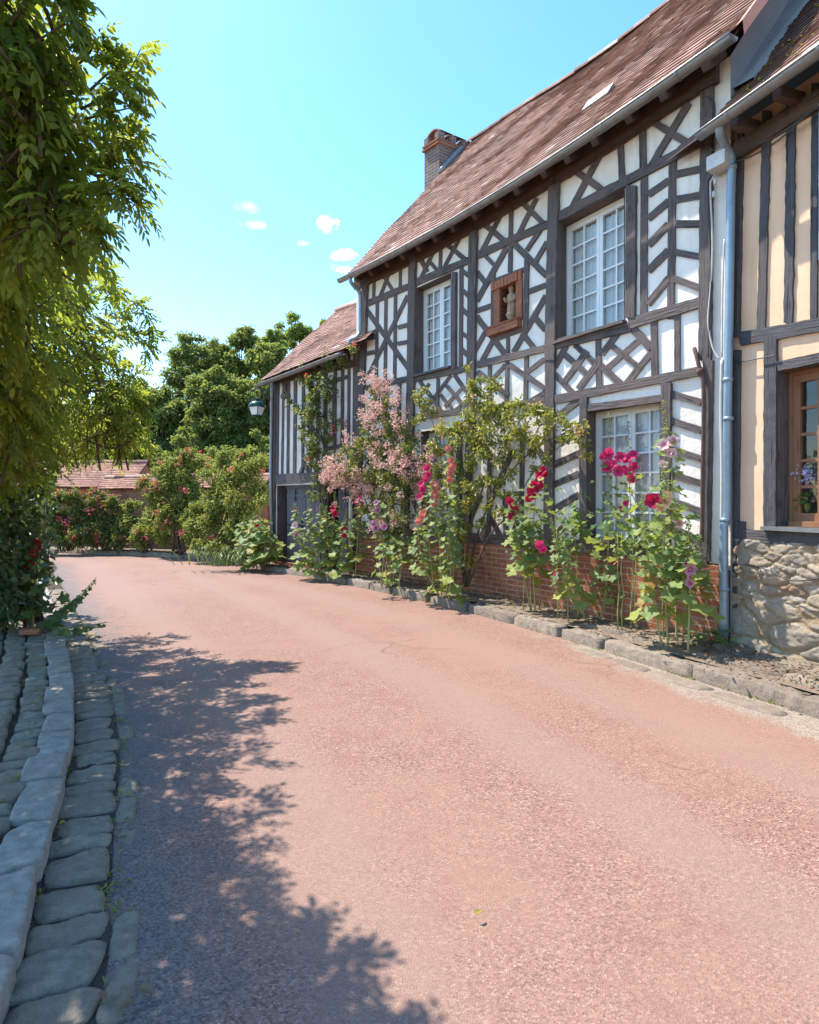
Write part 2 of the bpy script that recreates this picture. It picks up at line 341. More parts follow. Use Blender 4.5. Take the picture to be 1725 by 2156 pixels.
# ------------------------------------------------------------------ mesh helpers
class MB:
    def __init__(s): s.v = []; s.f = []; s.r = []; s.uv = []; s.j = None
    def pt(s, p): s.v.append(tuple(p)); return len(s.v) - 1
    def face(s, idx, r=0.0, uv=None): s.f.append(tuple(idx)); s.r.append(r); s.uv.append(uv)
    def quad(s, pts, r=0.0, uv=None): s.face([s.pt(p) for p in pts], r, uv)
    def hexa(s, p, r=0.0, uvs=None):
        """p: eight corners, front 0-3 (ccw seen from outside) and back 4-7"""
        i = [s.pt(q) for q in p]
        L = (Vector(p[1]) - Vector(p[0])).length; Hh = (Vector(p[3]) - Vector(p[0])).length
        for q in ((0, 1, 2, 3), (5, 4, 7, 6), (4, 5, 1, 0), (3, 2, 6, 7), (1, 5, 6, 2), (4, 0, 3, 7)):
            a, b, d = (Vector(p[q[0]]), Vector(p[q[1]]), Vector(p[q[3]]))
            l, h = (b - a).length, (d - a).length
            uv = [(0, 0), (l, 0), (l, h), (0, h)] if (l >= h or uvs) else [(0, 0), (0, l), (h, l), (h, 0)]
            s.face([i[k] for k in q], r, uv)
    def box(s, c, ax, ay, az, r=0.0):
        c, ax, ay, az = Vector(c), Vector(ax), Vector(ay), Vector(az)
        s.hexa([c - ax - ay - az, c + ax - ay - az, c + ax - ay + az, c - ax - ay + az, c - ax + ay - az, c + ax + ay - az, c + ax + ay + az, c - ax + ay + az], r)
    def tube(s, path, rr, n=8, r=0.0, cap=True):
        path = [Vector(p) for p in path]; rings = []
        if not hasattr(rr, '__len__'): rr = [rr] * len(path)
        nrm = None; dist = 0
        for i, p in enumerate(path):
            t = (path[min(i + 1, len(path) - 1)] - path[max(i - 1, 0)])
            if t.length < 1e-9: t = Vector((0, 0, 1))
            t.normalize()
            if nrm is None:
                nrm = t.cross(Vector((.31, .95, .05)))
                if nrm.length < 1e-3: nrm = t.cross(Vector((1, 0, 0)))
            nrm = (nrm - t * nrm.dot(t)).normalized(); bn = t.cross(nrm)
            if i: dist += (p - path[i - 1]).length
            rings.append(([s.pt(p + (nrm * math.cos(a) + bn * math.sin(a)) * rr[i]) for a in [2 * math.pi * k / n for k in range(n)]], dist))
        for (a, da), (b, db) in zip(rings, rings[1:]):
            for k in range(n):
                s.face((a[k], a[(k + 1) % n], b[(k + 1) % n], b[k]), r, [(da, k * .02), (da, k * .02 + .02), (db, k * .02 + .02), (db, k * .02)])
        if cap: s.face(rings[0][0][::-1], r); s.face(rings[-1][0], r)
    def lathe(s, c, prof, n=16, r=0.0, sq=(1, 1)):
        c = Vector(c); rings = [[s.pt(c + Vector((q * math.cos(2 * math.pi * k / n) * sq[0], q * math.sin(2 * math.pi * k / n) * sq[1], z))) for k in range(n)] for q, z in prof]
        for a, b in zip(rings, rings[1:]):
            for k in range(n): s.face((a[k], a[(k + 1) % n], b[(k + 1) % n], b[k]), r)
        s.face(rings[0][::-1], r); s.face(rings[-1], r)

def link(name, me, parent=None, loc=None):
    o = bpy.data.objects.new(name, me); C.collection.objects.link(o)
    if parent is not None: o.parent = parent
    elif loc is not None: o.location = loc
    return o
def base_of(parent):
    v = Vector((0, 0, 0))
    while parent is not None: v += parent.location; parent = parent.parent
    return v
def tag(o, label, cat, group=None, kind=None):
    if label: o['label'] = label
    if cat: o['category'] = cat
    if group: o['group'] = group
    if kind: o['kind'] = kind
    return o
def thing(name, loc, label, cat, group=None):
    o = bpy.data.objects.new(name, None); C.collection.objects.link(o); o.location = loc; o.empty_display_size = .2
    return tag(o, label, cat, group)
def obj(name, mb, mat, parent=None, smooth=False, loc=None, label=None):
    off = base_of(parent) if parent is not None else (Vector(loc) if loc is not None else Vector((0, 0, 0)))
    me = bpy.data.meshes.new(name)
    v = np.array(mb.v, dtype=np.float64).reshape(-1, 3) - np.array(off)
    me.from_pydata(v.tolist(), [], mb.f)
    at_ = me.attributes.new('rnd', 'FLOAT', 'FACE'); at_.data.foreach_set('value', np.array(mb.r, dtype=np.float32))
    if mb.j is not None:
        for nm, arr in mb.j.items():
            a2 = me.attributes.new(nm, 'FLOAT', 'POINT'); a2.data.foreach_set('value', np.array(arr, dtype=np.float32))
    if any(u is not None for u in mb.uv):
        ul = me.uv_layers.new(name='UVMap'); flat = []
        for f, u in zip(mb.f, mb.uv): flat.extend(u if u is not None else [(0, 0)] * len(f))
        ul.data.foreach_set('uv', np.array(flat, dtype=np.float32).ravel())
    if smooth: me.polygons.foreach_set('use_smooth', np.ones(len(me.polygons), dtype=bool))
    me.materials.append(MATS[mat]); me.update()
    o = link(name, me, parent, loc)
    if label: o['label'] = label
    return o
def struct(name, mb, mat, smooth=False, kind='structure'):
    o = obj(name, mb, mat, None, smooth); o['kind'] = kind; return o

def nrmz(a): return a / np.maximum(np.linalg.norm(a, axis=1, keepdims=True), 1e-9)
class Leaves:
    """many leaf-sized faces: each leaf is two quads folded along its midrib"""
    def __init__(s): s.V = []; s.R = []
    def add(s, P, D, N, L, Wd, fold=.25, droop=.15, rnd=None):
        P = np.asarray(P, float); n = len(P)
        if n == 0: return
        D = nrmz(np.asarray(D, float)); N = np.asarray(N, float); S = nrmz(np.cross(D, N)); N = np.cross(S, D)
        L = np.broadcast_to(np.asarray(L, float), (n,))[:, None]; Wd = np.broadcast_to(np.asarray(Wd, float), (n,))[:, None]
        dn = np.array([0, 0, -1.0]) * droop * L
        up = N * fold * Wd
        v = np.stack([P, P + D * L * .3 + S * Wd * .42 + up + dn * .1, P + D * L * .68 + S * Wd * .4 + up + dn * .45,
                      P + D * L + dn, P + D * L * .68 - S * Wd * .4 + up + dn * .45, P + D * L * .3 - S * Wd * .42 + up + dn * .1], 1)
        s.V.append(v); s.R.append(rng.random(n) if rnd is None else np.broadcast_to(rnd, (n,)))
    def build(s, name, mat, parent=None, loc=None, label=None):
        V = np.concatenate(s.V); R = np.concatenate(s.R); n = len(V)
        off = np.array(base_of(parent)) if parent is not None else (np.array(loc) if loc is not None else np.zeros(3))
        me = bpy.data.meshes.new(name)
        me.vertices.add(n * 6); me.vertices.foreach_set('co', (V - off).astype(np.float32).ravel())
        q = np.array([[0, 1, 2, 3], [0, 3, 4, 5]]); idx = (np.arange(n)[:, None, None] * 6 + q[None]).ravel()
        me.loops.add(n * 8); me.loops.foreach_set('vertex_index', idx.astype(np.int32))
        me.polygons.add(n * 2); me.polygons.foreach_set('loop_start', (np.arange(n * 2) * 4).astype(np.int32))
        me.update(calc_edges=True)
        a = me.attributes.new('rnd', 'FLOAT', 'FACE'); a.data.foreach_set('value', np.repeat(R, 2).astype(np.float32))
        me.materials.append(MATS[mat])
        o = link(name, me, parent, loc)
        if label: o['label'] = label
        return o
def rdir(n):
    return nrmz(rng.normal(size=(n, 3)))
def clump(lv, c, r, n, L, Wd, up=.35, squash=1.0, shell=.5, droop=.2, rnd=None):
    """n leaves through a ball of radius r, thickest near its skin"""
    d = rdir(n); q = np.minimum(1.5, np.abs(rng.normal(.30 + shell * .6, .27, n)))[:, None] * r
    p = np.array(c) + d * q * np.array([1, 1, squash])
    D = d * .5 + rdir(n) * .8 + np.array([0, 0, -.15]); N = d * .35 + rdir(n) * .6 + np.array([0, 0, up])
    lv.add(p, D, N, L * (.7 + .6 * rng.random(n)), Wd * (.7 + .6 * rng.random(n)), .22, droop, rnd)
def bend(a, b, n=8, sag=.0, jit=.0):
    a, b = Vector(a), Vector(b); out = []
    for i in range(n + 1):
        t = i / n; p = a.lerp(b, t) + Vector((0, 0, -sag * 4 * t * (1 - t)))
        if 0 < i < n and jit: p += Vector((random.uniform(-jit, jit), random.uniform(-jit, jit), random.uniform(-jit, jit)))
        out.append(p)
    return out
def smooth_path(pts, n=6):
    pts = [Vector(p) for p in pts]; out = []
    for i in range(len(pts) - 1):
        p0, p1, p2, p3 = pts[max(i - 1, 0)], pts[i], pts[i + 1], pts[min(i + 2, len(pts) - 1)]
        for k in range(n):
            t = k / n
            out.append(.5 * ((2 * p1) + (p2 - p0) * t + (2 * p0 - 5 * p1 + 4 * p2 - p3) * t * t + (3 * p1 - p0 - 3 * p2 + p3) * t ** 3))
    out.append(pts[-1]); return out

# ------------------------------------------------------------------ house building helpers
def fbox(mb, w, u0, u1, z0, z1, o0, o1, seg=.6, r=0.0, jit=0.0):
    """a box laid along a wall surface, from off o0 (back) to o1 (front)"""
    n = max(1, int(abs(u1 - u0) / seg)); L = u1 - u0
    rows = []
    for i in range(n + 1):
        u = u0 + L * i / n; j = [random.uniform(-jit, jit) for _ in range(3)] if jit else (0, 0, 0)
        rows.append([mb.pt(w.P(u, z0 + j[0], o0)), mb.pt(w.P(u, z0 + j[0], o1 + j[2])), mb.pt(w.P(u, z1 + j[1], o1 + j[2])), mb.pt(w.P(u, z1 + j[1], o0))])
    H_ = z1 - z0; D = o1 - o0
    tall = H_ > abs(L)
    for i in range(n):
        a, b = rows[i], rows[i + 1]; s0, s1 = L * i / n, L * (i + 1) / n
        for k, (t0, t1) in enumerate(((0, D), (D, D + H_), (D + H_, 2 * D + H_), (0, H_))):
            uv = [(s0, t0), (s1, t0), (s1, t1), (s0, t1)]
            if tall: uv = [(q, p) for p, q in uv]
            m = (k + 1) % 4
            mb.face((a[k], b[k], b[m], a[m]), r, uv)
    mb.face(rows[0][::-1], r, [(0, 0), (0, D), (H_, D), (H_, 0)]); mb.face(rows[-1], r, [(0, 0), (0, D), (H_, D), (H_, 0)])

PROUD = [0]
def beam(kind, reg, x0, y0, x1, y1, w, wall, parent, mat='dark timber', proud=.014, irr=.11):
    PROUD[0] += 1; pr = proud + (PROUD[0] % 23) * .0006
    a, b = Vector(cv(reg, x0, y0)), Vector(cv(reg, x1, y1)); hw = w * reg[2] * K / 2 * .89
    d = (b - a); ln = d.length; d /= ln; p = Vector((-d.y, d.x))
    n = max(3, int(ln / 14)); mb = MB(); F0 = []; F1 = []; ph = random.uniform(0, 9)
    for i in range(n + 1):
        t = i / n; q = a + (b - a) * t
        e0 = hw * (1 + irr * (noise.noise((ph, t * ln / 22, 0)) + .6 * noise.noise((ph, t * ln / 7, 4)))) * (1 + .0)
        e1 = hw * (1 + irr * (noise.noise((ph, t * ln / 22, 9)) + .6 * noise.noise((ph, t * ln / 7, 14))))
        for lst, qq in ((F0, q - p * e0), (F1, q + p * e1)):
            u, z = wall.hit(qq.x, qq.y, pr); lst.append((u, z))
    wob = [pr + .004 * noise.noise((ph, i * .7, 3)) for i in range(n + 1)]
    A = [mb.pt(wall.P(u, z, o)) for (u, z), o in zip(F0, wob)]; B = [mb.pt(wall.P(u, z, o)) for (u, z), o in zip(F1, wob)]
    A2 = [mb.pt(wall.P(u, z, -.05)) for u, z in F0]; B2 = [mb.pt(wall.P(u, z, -.05)) for u, z in F1]
    L3 = (Vector(mb.v[A[0]]) - Vector(mb.v[A[-1]])).length; W3 = (Vector(mb.v[A[0]]) - Vector(mb.v[B[0]])).length; o = random.uniform(0, 30)
    for i in range(n):
        s0, s1 = o + L3 * i / n, o + L3 * (i + 1) / n
        mb.face((A[i], A[i + 1], B[i + 1], B[i]), 0, [(s0, o), (s1, o), (s1, o + W3), (s0, o + W3)])
        mb.face((A2[i], A2[i + 1], A[i + 1], A[i]), 0, [(s0, o - .05), (s1, o - .05), (s1, o), (s0, o)])
        mb.face((B[i], B[i + 1], B2[i + 1], B2[i]), 0, [(s0, o + W3), (s1, o + W3), (s1, o + W3 + .05), (s0, o + W3 + .05)])
    mb.face((A[0], B[0], B2[0], A2[0]), 0, [(o, o), (o, o + W3), (o + .05, o + W3), (o + .05, o)])
    mb.face((A[-1], A2[-1], B2[-1], B[-1]), 0, [(o, o), (o + .05, o), (o + .05, o + W3), (o, o + W3)])
    return obj({'P': 'post', 'R': 'rail', 'B': 'brace', 'S': 'stud'}[kind], mb, mat, parent)

def wall_grid(mb, w, u0, u1, z0, z1, holes, step=.16, jit=.004):
    us = set(np.linspace(u0, u1, max(2, int((u1 - u0) / step))).tolist()); zs = set(np.linspace(z0, z1, max(2, int((z1 - z0) / step))).tolist())
    for h in holes: us |= {h[0], h[1]}; zs |= {h[2], h[3]}
    us = sorted(x for x in us if u0 <= x <= u1); zs = sorted(x for x in zs if z0 <= x <= z1)
    def clean(l):
        o = [l[0]]
        for x in l[1:]:
            if x - o[-1] > 1e-4: o.append(x)
        return o
    us, zs = clean(us), clean(zs)
    idx = {}
    for i, u in enumerate(us):
        for k, z in enumerate(zs):
            idx[i, k] = mb.pt(w.P(u, z, jit * noise.noise((u * 2.2, z * 2.2, 7))))
    for i in range(len(us) - 1):
        for k in range(len(zs) - 1):
            uc, zc = (us[i] + us[i + 1]) / 2, (zs[k] + zs[k + 1]) / 2
            if any(h[0] < uc < h[1] and h[2] < zc < h[3] for h in holes): continue
            mb.face((idx[i, k], idx[i + 1, k], idx[i + 1, k + 1], idx[i, k + 1]), 0,
                    [(us[i], zs[k]), (us[i + 1], zs[k]), (us[i + 1], zs[k + 1]), (us[i], zs[k + 1])])

def reveal(mb, w, h, o0, o1):
    """the four lining faces of an opening h=(u0,u1,z0,z1)"""
    u0, u1, z0, z1 = h; e = .002
    for (a, b) in (((u0 + e, z0), (u0 + e, z1)), ((u1 - e, z0), (u1 - e, z1)), ((u0, z0 + e), (u1, z0 + e)), ((u0, z1 - e), (u1, z1 - e))):
        l = math.hypot(b[0] - a[0], b[1] - a[1])
        mb.quad([w.P(a[0], a[1], o0), w.P(b[0], b[1], o0), w.P(b[0], b[1], o1), w.P(a[0], a[1], o1)], 0, [(0, 0), (l, 0), (l, o1 - o0), (0, o1 - o0)])

def window(parent, w, h, recess, cols, rows, inset=(0, 0, 0, 0), lining='dark timber', paint='white paint', sash=.05, bar=.022, curtain='net curtain', cas=2, front=.012, label=None):
    u0, u1, z0, z1 = h[0] + inset[0], h[1] - inset[1], h[2] + inset[2], h[3] - inset[3]
    mb = MB(); f = .035
    for a in ((u0, u0 + f, z0, z1), (u1 - f, u1, z0, z1), (u0 + f, u1 - f, z0, z0 + f), (u0 + f, u1 - f, z1 - f, z1)):
        fbox(mb, w, a[0], a[1], a[2], a[3], -recess - .05, -recess + .012, 9)
    win = obj('window', mb, paint, parent, label=label)
    mb = MB(); reveal(mb, w, h, front, -recess - .06); obj('lining', mb, lining, win)
    cw = (u1 - u0 - 2 * f) / cas
    for k in range(cas):
        a, b = u0 + f + cw * k + .002, u0 + f + cw * (k + 1) - .002; c, d = z0 + f + .002, z1 - f - .002
        mb = MB(); o0, o1 = -recess - .045, -recess + .004
        for q in ((a, a + sash, c, d), (b - sash, b, c, d), (a + sash, b - sash, c, c + sash * 1.25), (a + sash, b - sash, d - sash, d)): fbox(mb, w, *q, o0, o1, 9)
        ia, ib, ic, id_ = a + sash, b - sash, c + sash * 1.25, d - sash
        for m in range(1, cols):
            x = ia + (ib - ia) * m / cols; fbox(mb, w, x - bar / 2, x + bar / 2, ic, id_, o0 + .012, o1 - .004, 9)
        for m in range(1, rows):
            z = ic + (id_ - ic) * m / rows; fbox(mb, w, ia, ib, z - bar / 2, z + bar / 2, o0 + .013, o1 - .005, 9)
        obj('casement', mb, paint, win)
        mb = MB(); g = -recess - .022; mb.quad([w.P(ia, ic, g), w.P(ib, ic, g), w.P(ib, id_, g), w.P(ia, id_, g)]); obj('pane', mb, 'window glass', win)
        if curtain:
            mb = MB(); n = 70; ph = random.uniform(0, 6); prev = None
            for i in range(n + 1):
                u = a + (b - a) * i / n; oo = -recess - .075 + .016 * math.sin(ph + i * .55) + .009 * math.sin(i * 1.31 + ph * 2)
                cur = (mb.pt(w.P(u, c - .02, oo - .01)), mb.pt(w.P(u, (c + d) / 2, oo)), mb.pt(w.P(u, d, oo * .6 - recess * .4 - .03)))
                if prev:
                    for q in (0, 1): mb.face((prev[q], cur[q], cur[q + 1], prev[q + 1]), 0, [(i / n, q), (i / n + .014, q), (i / n + .014, q + 1), (i / n, q + 1)])
                prev = cur
            obj('curtain', mb, curtain, win, True)
    mb = MB(); fbox(mb, w, u0 - .1, u1 + .1, z0 - .1, z1 + .1, -recess - .62, -recess - .6, 9); obj('room_dark_sheet', mb, 'room dark', win)  # near-black sheet, the unlit room's shade put into its colour
    return win

def tiles(name, parent, E, G, u0, u1, row=.105, tw=.17, mat='old clay tiles', lift=.02, jit=1.0, skip=None, und=.02, bright=0.0, umin=None):
    """courses of flat clay tiles between an eave curve E(u) and a ridge curve G(u)"""
    mb = MB(); L = (G((u0 + u1) / 2) - E((u0 + u1) / 2)).length; nr = max(2, round(L / row)); nc = max(2, round((u1 - u0) / tw))
    def S(u, t):
        p = E(u).lerp(G(u), t); k = und * noise.noise((u * .9, t * L * .9, 2)); return p + Vector((0, 0, k))
    um = (u0 + u1) / 2; nn = (E(um + .1) - E(um)).cross(G(um) - E(um)).normalized()
    if nn.z < 0: nn = -nn
    for i in range(nr):
        t0, t1 = i / nr, (i + 1.35) / nr; off = .5 * (i % 2) * tw
        for c in range(-1, nc + 1):
            a, b = u0 + c * (u1 - u0) / nc + off, u0 + (c + 1) * (u1 - u0) / nc + off - .004
            a, b = max(a, u0), min(b, u1)
            if umin: a = max(a, umin(t0) + random.uniform(-.02, .02))
            if b - a < .02: continue
            if skip and skip((a + b) / 2, (t0 + t1) / 2): continue
            j = lambda s: random.gauss(0, s * jit)
            l1, l2 = lift * (1 + random.random() * .3), lift * (1 + random.random() * .3); dt = j(.03) / nr
            p0 = S(a, max(t0 + dt, -.01)) + nn * l1; p1 = S(b, max(t0 + dt + j(.03) / nr, -.01)) + nn * l2
            p2 = S(b, min(t1, 1)) + nn * .004; p3 = S(a, min(t1, 1)) + nn * .004
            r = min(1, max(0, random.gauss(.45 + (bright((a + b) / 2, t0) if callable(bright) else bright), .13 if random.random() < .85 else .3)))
            i0 = [mb.pt(p) for p in (p0, p1, p2, p3)]; k0 = [mb.pt(p0 - nn * .015), mb.pt(p1 - nn * .015)]
            mb.face(i0, r); mb.face((k0[0], k0[1], i0[1], i0[0]), r); mb.face((i0[0], i0[3], k0[0]), r); mb.face((i0[1], k0[1], i0[2]), r)
    # battened deck just under the tiles
    n = max(4, int((u1 - u0) / .4)); pr = None
    for i in range(n + 1):
        u = u0 + (u1 - u0) * i / n; cur = (mb.pt(E(u) - nn * .035), mb.pt(G(u) - nn * .035))
        if pr: mb.face((pr[0], cur[0], cur[1], pr[1]), .1)
        pr = cur
    return obj(name, mb, mat, parent)

def ridge_tiles(parent, G, u0, u1, r=.11, step=.33, mat='old clay tiles', name='ridge_tiles'):
    mb = MB(); n = max(1, round((u1 - u0) / step))
    for i in range(n):
        a, b = G(u0 + (u1 - u0) * i / n), G(u0 + (u1 - u0) * (i + 1.08) / n); d = (b - a).normalized(); sd = d.cross(Vector((0, 0, 1))).normalized(); up = sd.cross(d)
        rr = random.random(); r0, r1 = r, r * 1.12; dz = Vector((0, 0, random.uniform(-.012, .012) - .06)); prev = None
        for k in range(9):
            t = math.pi * k / 8; e = sd * math.cos(t) + up * math.sin(t)
            cur = (mb.pt(a + e * r1 + dz), mb.pt(b + e * r0 + dz), mb.pt(a + e * (r1 - .025) + dz))
            if prev: mb.face((prev[0], cur[0], cur[1], prev[1]), rr); mb.face((prev[2], cur[2], cur[0], prev[0]), rr)
            prev = cur
    return obj(name, mb, mat, parent)

def gutter(parent, path, r=.07, mat='zinc', every=.85, name='gutter'):
    """a half-round channel hung along a path, with strap brackets"""
    mb = MB(); N = 9; prev = None; rows = []
    path = [Vector(p) for p in path]
    def ring(i, rr, lo=0):
        d = (path[min(i + 1, len(path) - 1)] - path[max(i - 1, 0)]).normalized(); sd = d.cross(Vector((0, 0, 1))).normalized()
        return [path[i] + sd * math.cos(t) * rr - Vector((0, 0, 1)) * math.sin(t) * rr for t in [math.pi * k / N for k in range(N + 1)]]
    for i in range(len(path)):
        o_ = [mb.pt(p) for p in ring(i, r)]; n_ = [mb.pt(p + Vector((0, 0, .002))) for p in ring(i, r - .007)]
        if prev:
            for k in range(N): mb.face((prev[0][k], o_[k], o_[k + 1], prev[0][k + 1])); mb.face((n_[k], prev[1][k], prev[1][k + 1], n_[k + 1]))
            for k in (0, N): mb.face((prev[0][k], o_[k], n_[k], prev[1][k]))
        else: first = o_
        prev = (o_, n_)
    mb.face(first); mb.face(prev[0])
    g = obj(name, mb, mat, parent, True)
    # bead on the front rim, and brackets
    sd = []
    for i in range(len(path)): sd.append(min((ring(i, r)[0], ring(i, r)[-1]), key=lambda p: p.x ** 2 + p.y ** 2))
    mb = MB(); mb.tube(sd, .011, 8); obj('rim', mb, mat, g, True)
    tot = 0; nxt = .3
    for i in range(1, len(path)):
        tot += (path[i] - path[i - 1]).length
        if tot >= nxt and i < len(path) - 1:
            nxt += every * random.uniform(.9, 1.1); d = (path[i + 1] - path[i]).normalized() * .014; mb = MB(); pr = None
            for p in ring(i, r + .006):
                c = (mb.pt(p - d), mb.pt(p + d))
                if pr: mb.face((pr[0], c[0], c[1], pr[1]))
                pr = c
            top = Vector((0, 0, .02)); 
            obj('bracket', mb, mat, g, True)
    return g
def upath(w, u0, u1, z0, z1, off, n=24): return [w.P(u0 + (u1 - u0) * i / n, z0 + (z1 - z0) * i / n, off) for i in range(n + 1)]

# ------------------------------------------------------------------ ground, road, kerbs, pavements
KR = [gnd(x, y) for x, y in ((1725, 1512), (1460, 1430), (1250, 1365), (1000, 1292), (850, 1257), (700, 1225), (530, 1195), (450, 1181), (300, 1170), (120, 1164))]
KR = [Vector((4.6, 1.0, 0)), Vector((3.75, 2.7, 0))] + KR + [Vector((-16, 21.5, 0))]
KL = [gnd(x, y) for x, y in ((25, 2050), (66, 1876), (99, 1743), (137, 1611), (146, 1466), (128, 1350), (104, 1270), (80, 1215), (45, 1185))]
KL = [Vector((-.75, .2, 0)), Vector((-1.05, 1.2, 0))] + KL + [Vector((-16.5, 17.6, 0))]
KR, KL = smooth_path(KR, 6), smooth_path(KL, 6)
def dist_poly(p, poly):
    best = 1e9; side = 0
    for a, b in zip(poly, poly[1:]):
        ab = b - a; t = max(0, min(1, (p - a).dot(ab) / max(ab.length_squared, 1e-9))); q = a + ab * t; d = (p - q).length
        if d < best: best = d; side = ab.x * (p.y - a.y) - ab.y * (p.x - a.x)
    return best, side
g = MB(); g.quad([(-300, -40, -.06), (300, -40, -.06), (300, 600, -.06), (-300, 600, -.06)]); struct('ground', g, 'earth')
def road():
    xs = np.arange(-17, 6.01, .13); ys = np.arange(-1.5, 24.01, .13); mb = MB(); edge = []; drab = []; wear = []
    for y in ys:
        for x in xs:
            p = Vector((x, y, 0)); z = .012 * noise.noise((x * .5, y * .5, 1)) - .004
            mb.v.append((x, y, z))
            dr, _ = dist_poly(p, KR); dl, _ = dist_poly(p, KL)
            near = max(0, min(1, (8.2 - y) / 3.5)) if y > 3 else 1
            wear.append(max(math.exp(-((dl - 1.15) / .38) ** 2), math.exp(-((dr - 1.05) / .4) ** 2), math.exp(-((dl - 2.75) / .35) ** 2)))
            edge.append(max(0, 1 - dr / .85) * (.35 + .65 * near)); drab.append(max(0, 1 - dl / 1.2))
    nx = len(xs)
    for i in range(len(ys) - 1):
        for k in range(nx - 1): mb.face((i * nx + k, i * nx + k + 1, (i + 1) * nx + k + 1, (i + 1) * nx + k))
    mb.j = {'edge': edge, 'drab': drab, 'wear': wear}; struct('road', mb, 'red road asphalt', True)
road()

def stone(mb, o, ax, ay, h, n=5, rough=.008, dome=.02, r=0.0, skirt=.12, rnd_=.16, sq=9):
    """a worn block: o centre of its foot, ax and ay half-extents, h height of the crown"""
    ax, ay = Vector(ax), Vector(ay); idx = []; s = random.uniform(0, 99); up = Vector((0, 0, 1))
    cj = [(random.uniform(-.2, .2), random.uniform(-.12, .12)) for _ in range(4)]
    for i in range(n + 1):
        row = []
        for k in range(n + 1):
            a, b = 2 * i / n - 1, 2 * k / n - 1
            m = (1 - a) * (1 - b), (1 + a) * (1 - b), (1 + a) * (1 + b), (1 - a) * (1 + b)
            jx, jy = sum(q * c[0] for q, c in zip(m, cj)) / 4, sum(q * c[1] for q, c in zip(m, cj)) / 4
            e = (abs(a) ** sq + abs(b) ** sq); sh = 1 - rnd_ * .5 * (abs(a * b) ** 3)
            p = Vector(o) + ax * (a * sh + jx) + ay * (b * sh + jy)
            z = h - dome * (a * a + b * b) / 2 - min(e, 1.4) * dome * .9 + rough * noise.noise((p.x * 9 + s, p.y * 9, s)) + rough * .6 * noise.noise((p.x * 30 + s, p.y * 30, s)) - rough * 1.1 * max(0, noise.noise((p.x * 14, p.y * 14, s + 5)) - .15) * (a * a + b * b)
            row.append(mb.pt(p + up * z))
        idx.append(row)
    for i in range(n):
        for k in range(n): mb.face((idx[i][k], idx[i + 1][k], idx[i + 1][k + 1], idx[i][k + 1]), r)
    rim = [idx[i][0] for i in range(n + 1)] + [idx[n][k] for k in range(1, n + 1)] + [idx[i][n] for i in range(n - 1, -1, -1)] + [idx[0][k] for k in range(n - 1, 0, -1)]
    cc = Vector(o); low = []
    for q in rim:
        p = Vector(mb.v[q]); o2 = (p - cc); o2.z = 0
        low.append(mb.pt(Vector((p.x, p.y, 0)) + o2 * .03 + up * (h - skirt - .05)))
    for q in range(len(rim)):
        m = (q + 1) % len(rim); mb.face((rim[q], low[q], low[m], rim[m]), r)
def walk(poly, step):
    """points every step along a polyline with tangent"""
    out = []; i = 0; a = poly[0]; left = step() if callable(step) else step; p = a.copy(); need = left; start = p.copy()
    for b in poly[1:]:
        while (b - p).length >= need:
            d = (b - p).normalized(); p = p + d * need; out.append((start, p.copy())); start = p.copy(); need = step() if callable(step) else step
        need -= (b - p).length; p = b.copy()
    return out
mb = MB()
for a, b in walk(KR, lambda: random.uniform(.6, 1.15)):
    d = (b - a); L = d.length; d.normalize(); n = Vector((d.y, -d.x, 0))
    stone(mb, (a + b) / 2 + n * .13, d * (L / 2 - .004), n * .12, .125 + random.uniform(-.016, .008), 14, .026, .012, random.random() * .8, .18, .12, 14)
struct('kerb', mb, 'kerb sandstone', True)
mb = MB()
for a, b in walk(KL, lambda: random.uniform(.3, .52)):
    if a.y > 13: break
    d = (b - a); L = d.length; d.normalize(); n = Vector((-d.y, d.x, 0)); w = random.uniform(.088, .108)
    stone(mb, (a + b) / 2 + n * (w - .03), d * (L / 2 - .009), n * w, .105 + random.uniform(-.006, .006), 14, .011, .005, random.random() * .6, .16, .10, 22)
o = struct('kerb', mb, 'grey granite', True)
def side(poly, off, kind):  # the line off to one side
    out = []
    for i, p in enumerate(poly):
        d = (poly[min(i + 1, len(poly) - 1)] - poly[max(i - 1, 0)]).normalized(); n = Vector((-d.y, d.x, 0)) * kind; out.append(p + n * off)
    return out
mb = MB()                                             # gutter row of setts beside the left kerb
def row(poly, lo, hi, w, h, mb, ymax, dome=.007, prob=1.0):
    for a, b in walk(poly, lambda: random.uniform(lo, hi)):
        if a.y > ymax: break
        if random.random() > prob: continue
        d = (b - a); L = d.length; d.normalize(); n = Vector((-d.y, d.x, 0))
        d2 = (d + n * random.uniform(-.16, .10)).normalized(); ww = w * random.uniform(.82, 1.06)
        stone(mb, (a + b) / 2 + n * random.uniform(-.012, .012), d2 * (L / 2 - .009), n * ww, h + random.uniform(-.006, .008), 11, .014, dome, random.random(), .09, .2, 9)
row(side(KL, -.155, 1), .13, .30, .138, .022, mb, 11)
row(side(KL, -.35, 1), .2, .34, .05, .008, mb, 8, .008, .55)
struct('gutter_setts', mb, 'sett stone', True)
mb = MB()
for k in range(9):
    row(side(KL, .235 + .2 * k, 1), .12, .2 if k else .24, .092, .1 + random.uniform(-.006, .006), mb, 11.5, .009)
struct('left_pavement', mb, 'sett stone', True)
def sheet(name, A, B, mat, za, zb, n=6):
    mb = MB(); pr = None
    for i, (a, b) in enumerate(zip(A, B)):
        cur = [mb.pt(a.lerp(b, k / n) + Vector((0, 0, za + (zb - za) * k / n + (.008 * noise.noise((a.x * 2, a.y * 2, k)) if k else 0)))) for k in range(n + 1)]
        if pr:
            for k in range(n): mb.face((pr[k], cur[k], cur[k + 1], pr[k + 1]))
        pr = cur
    return struct(name, mb, mat, True)
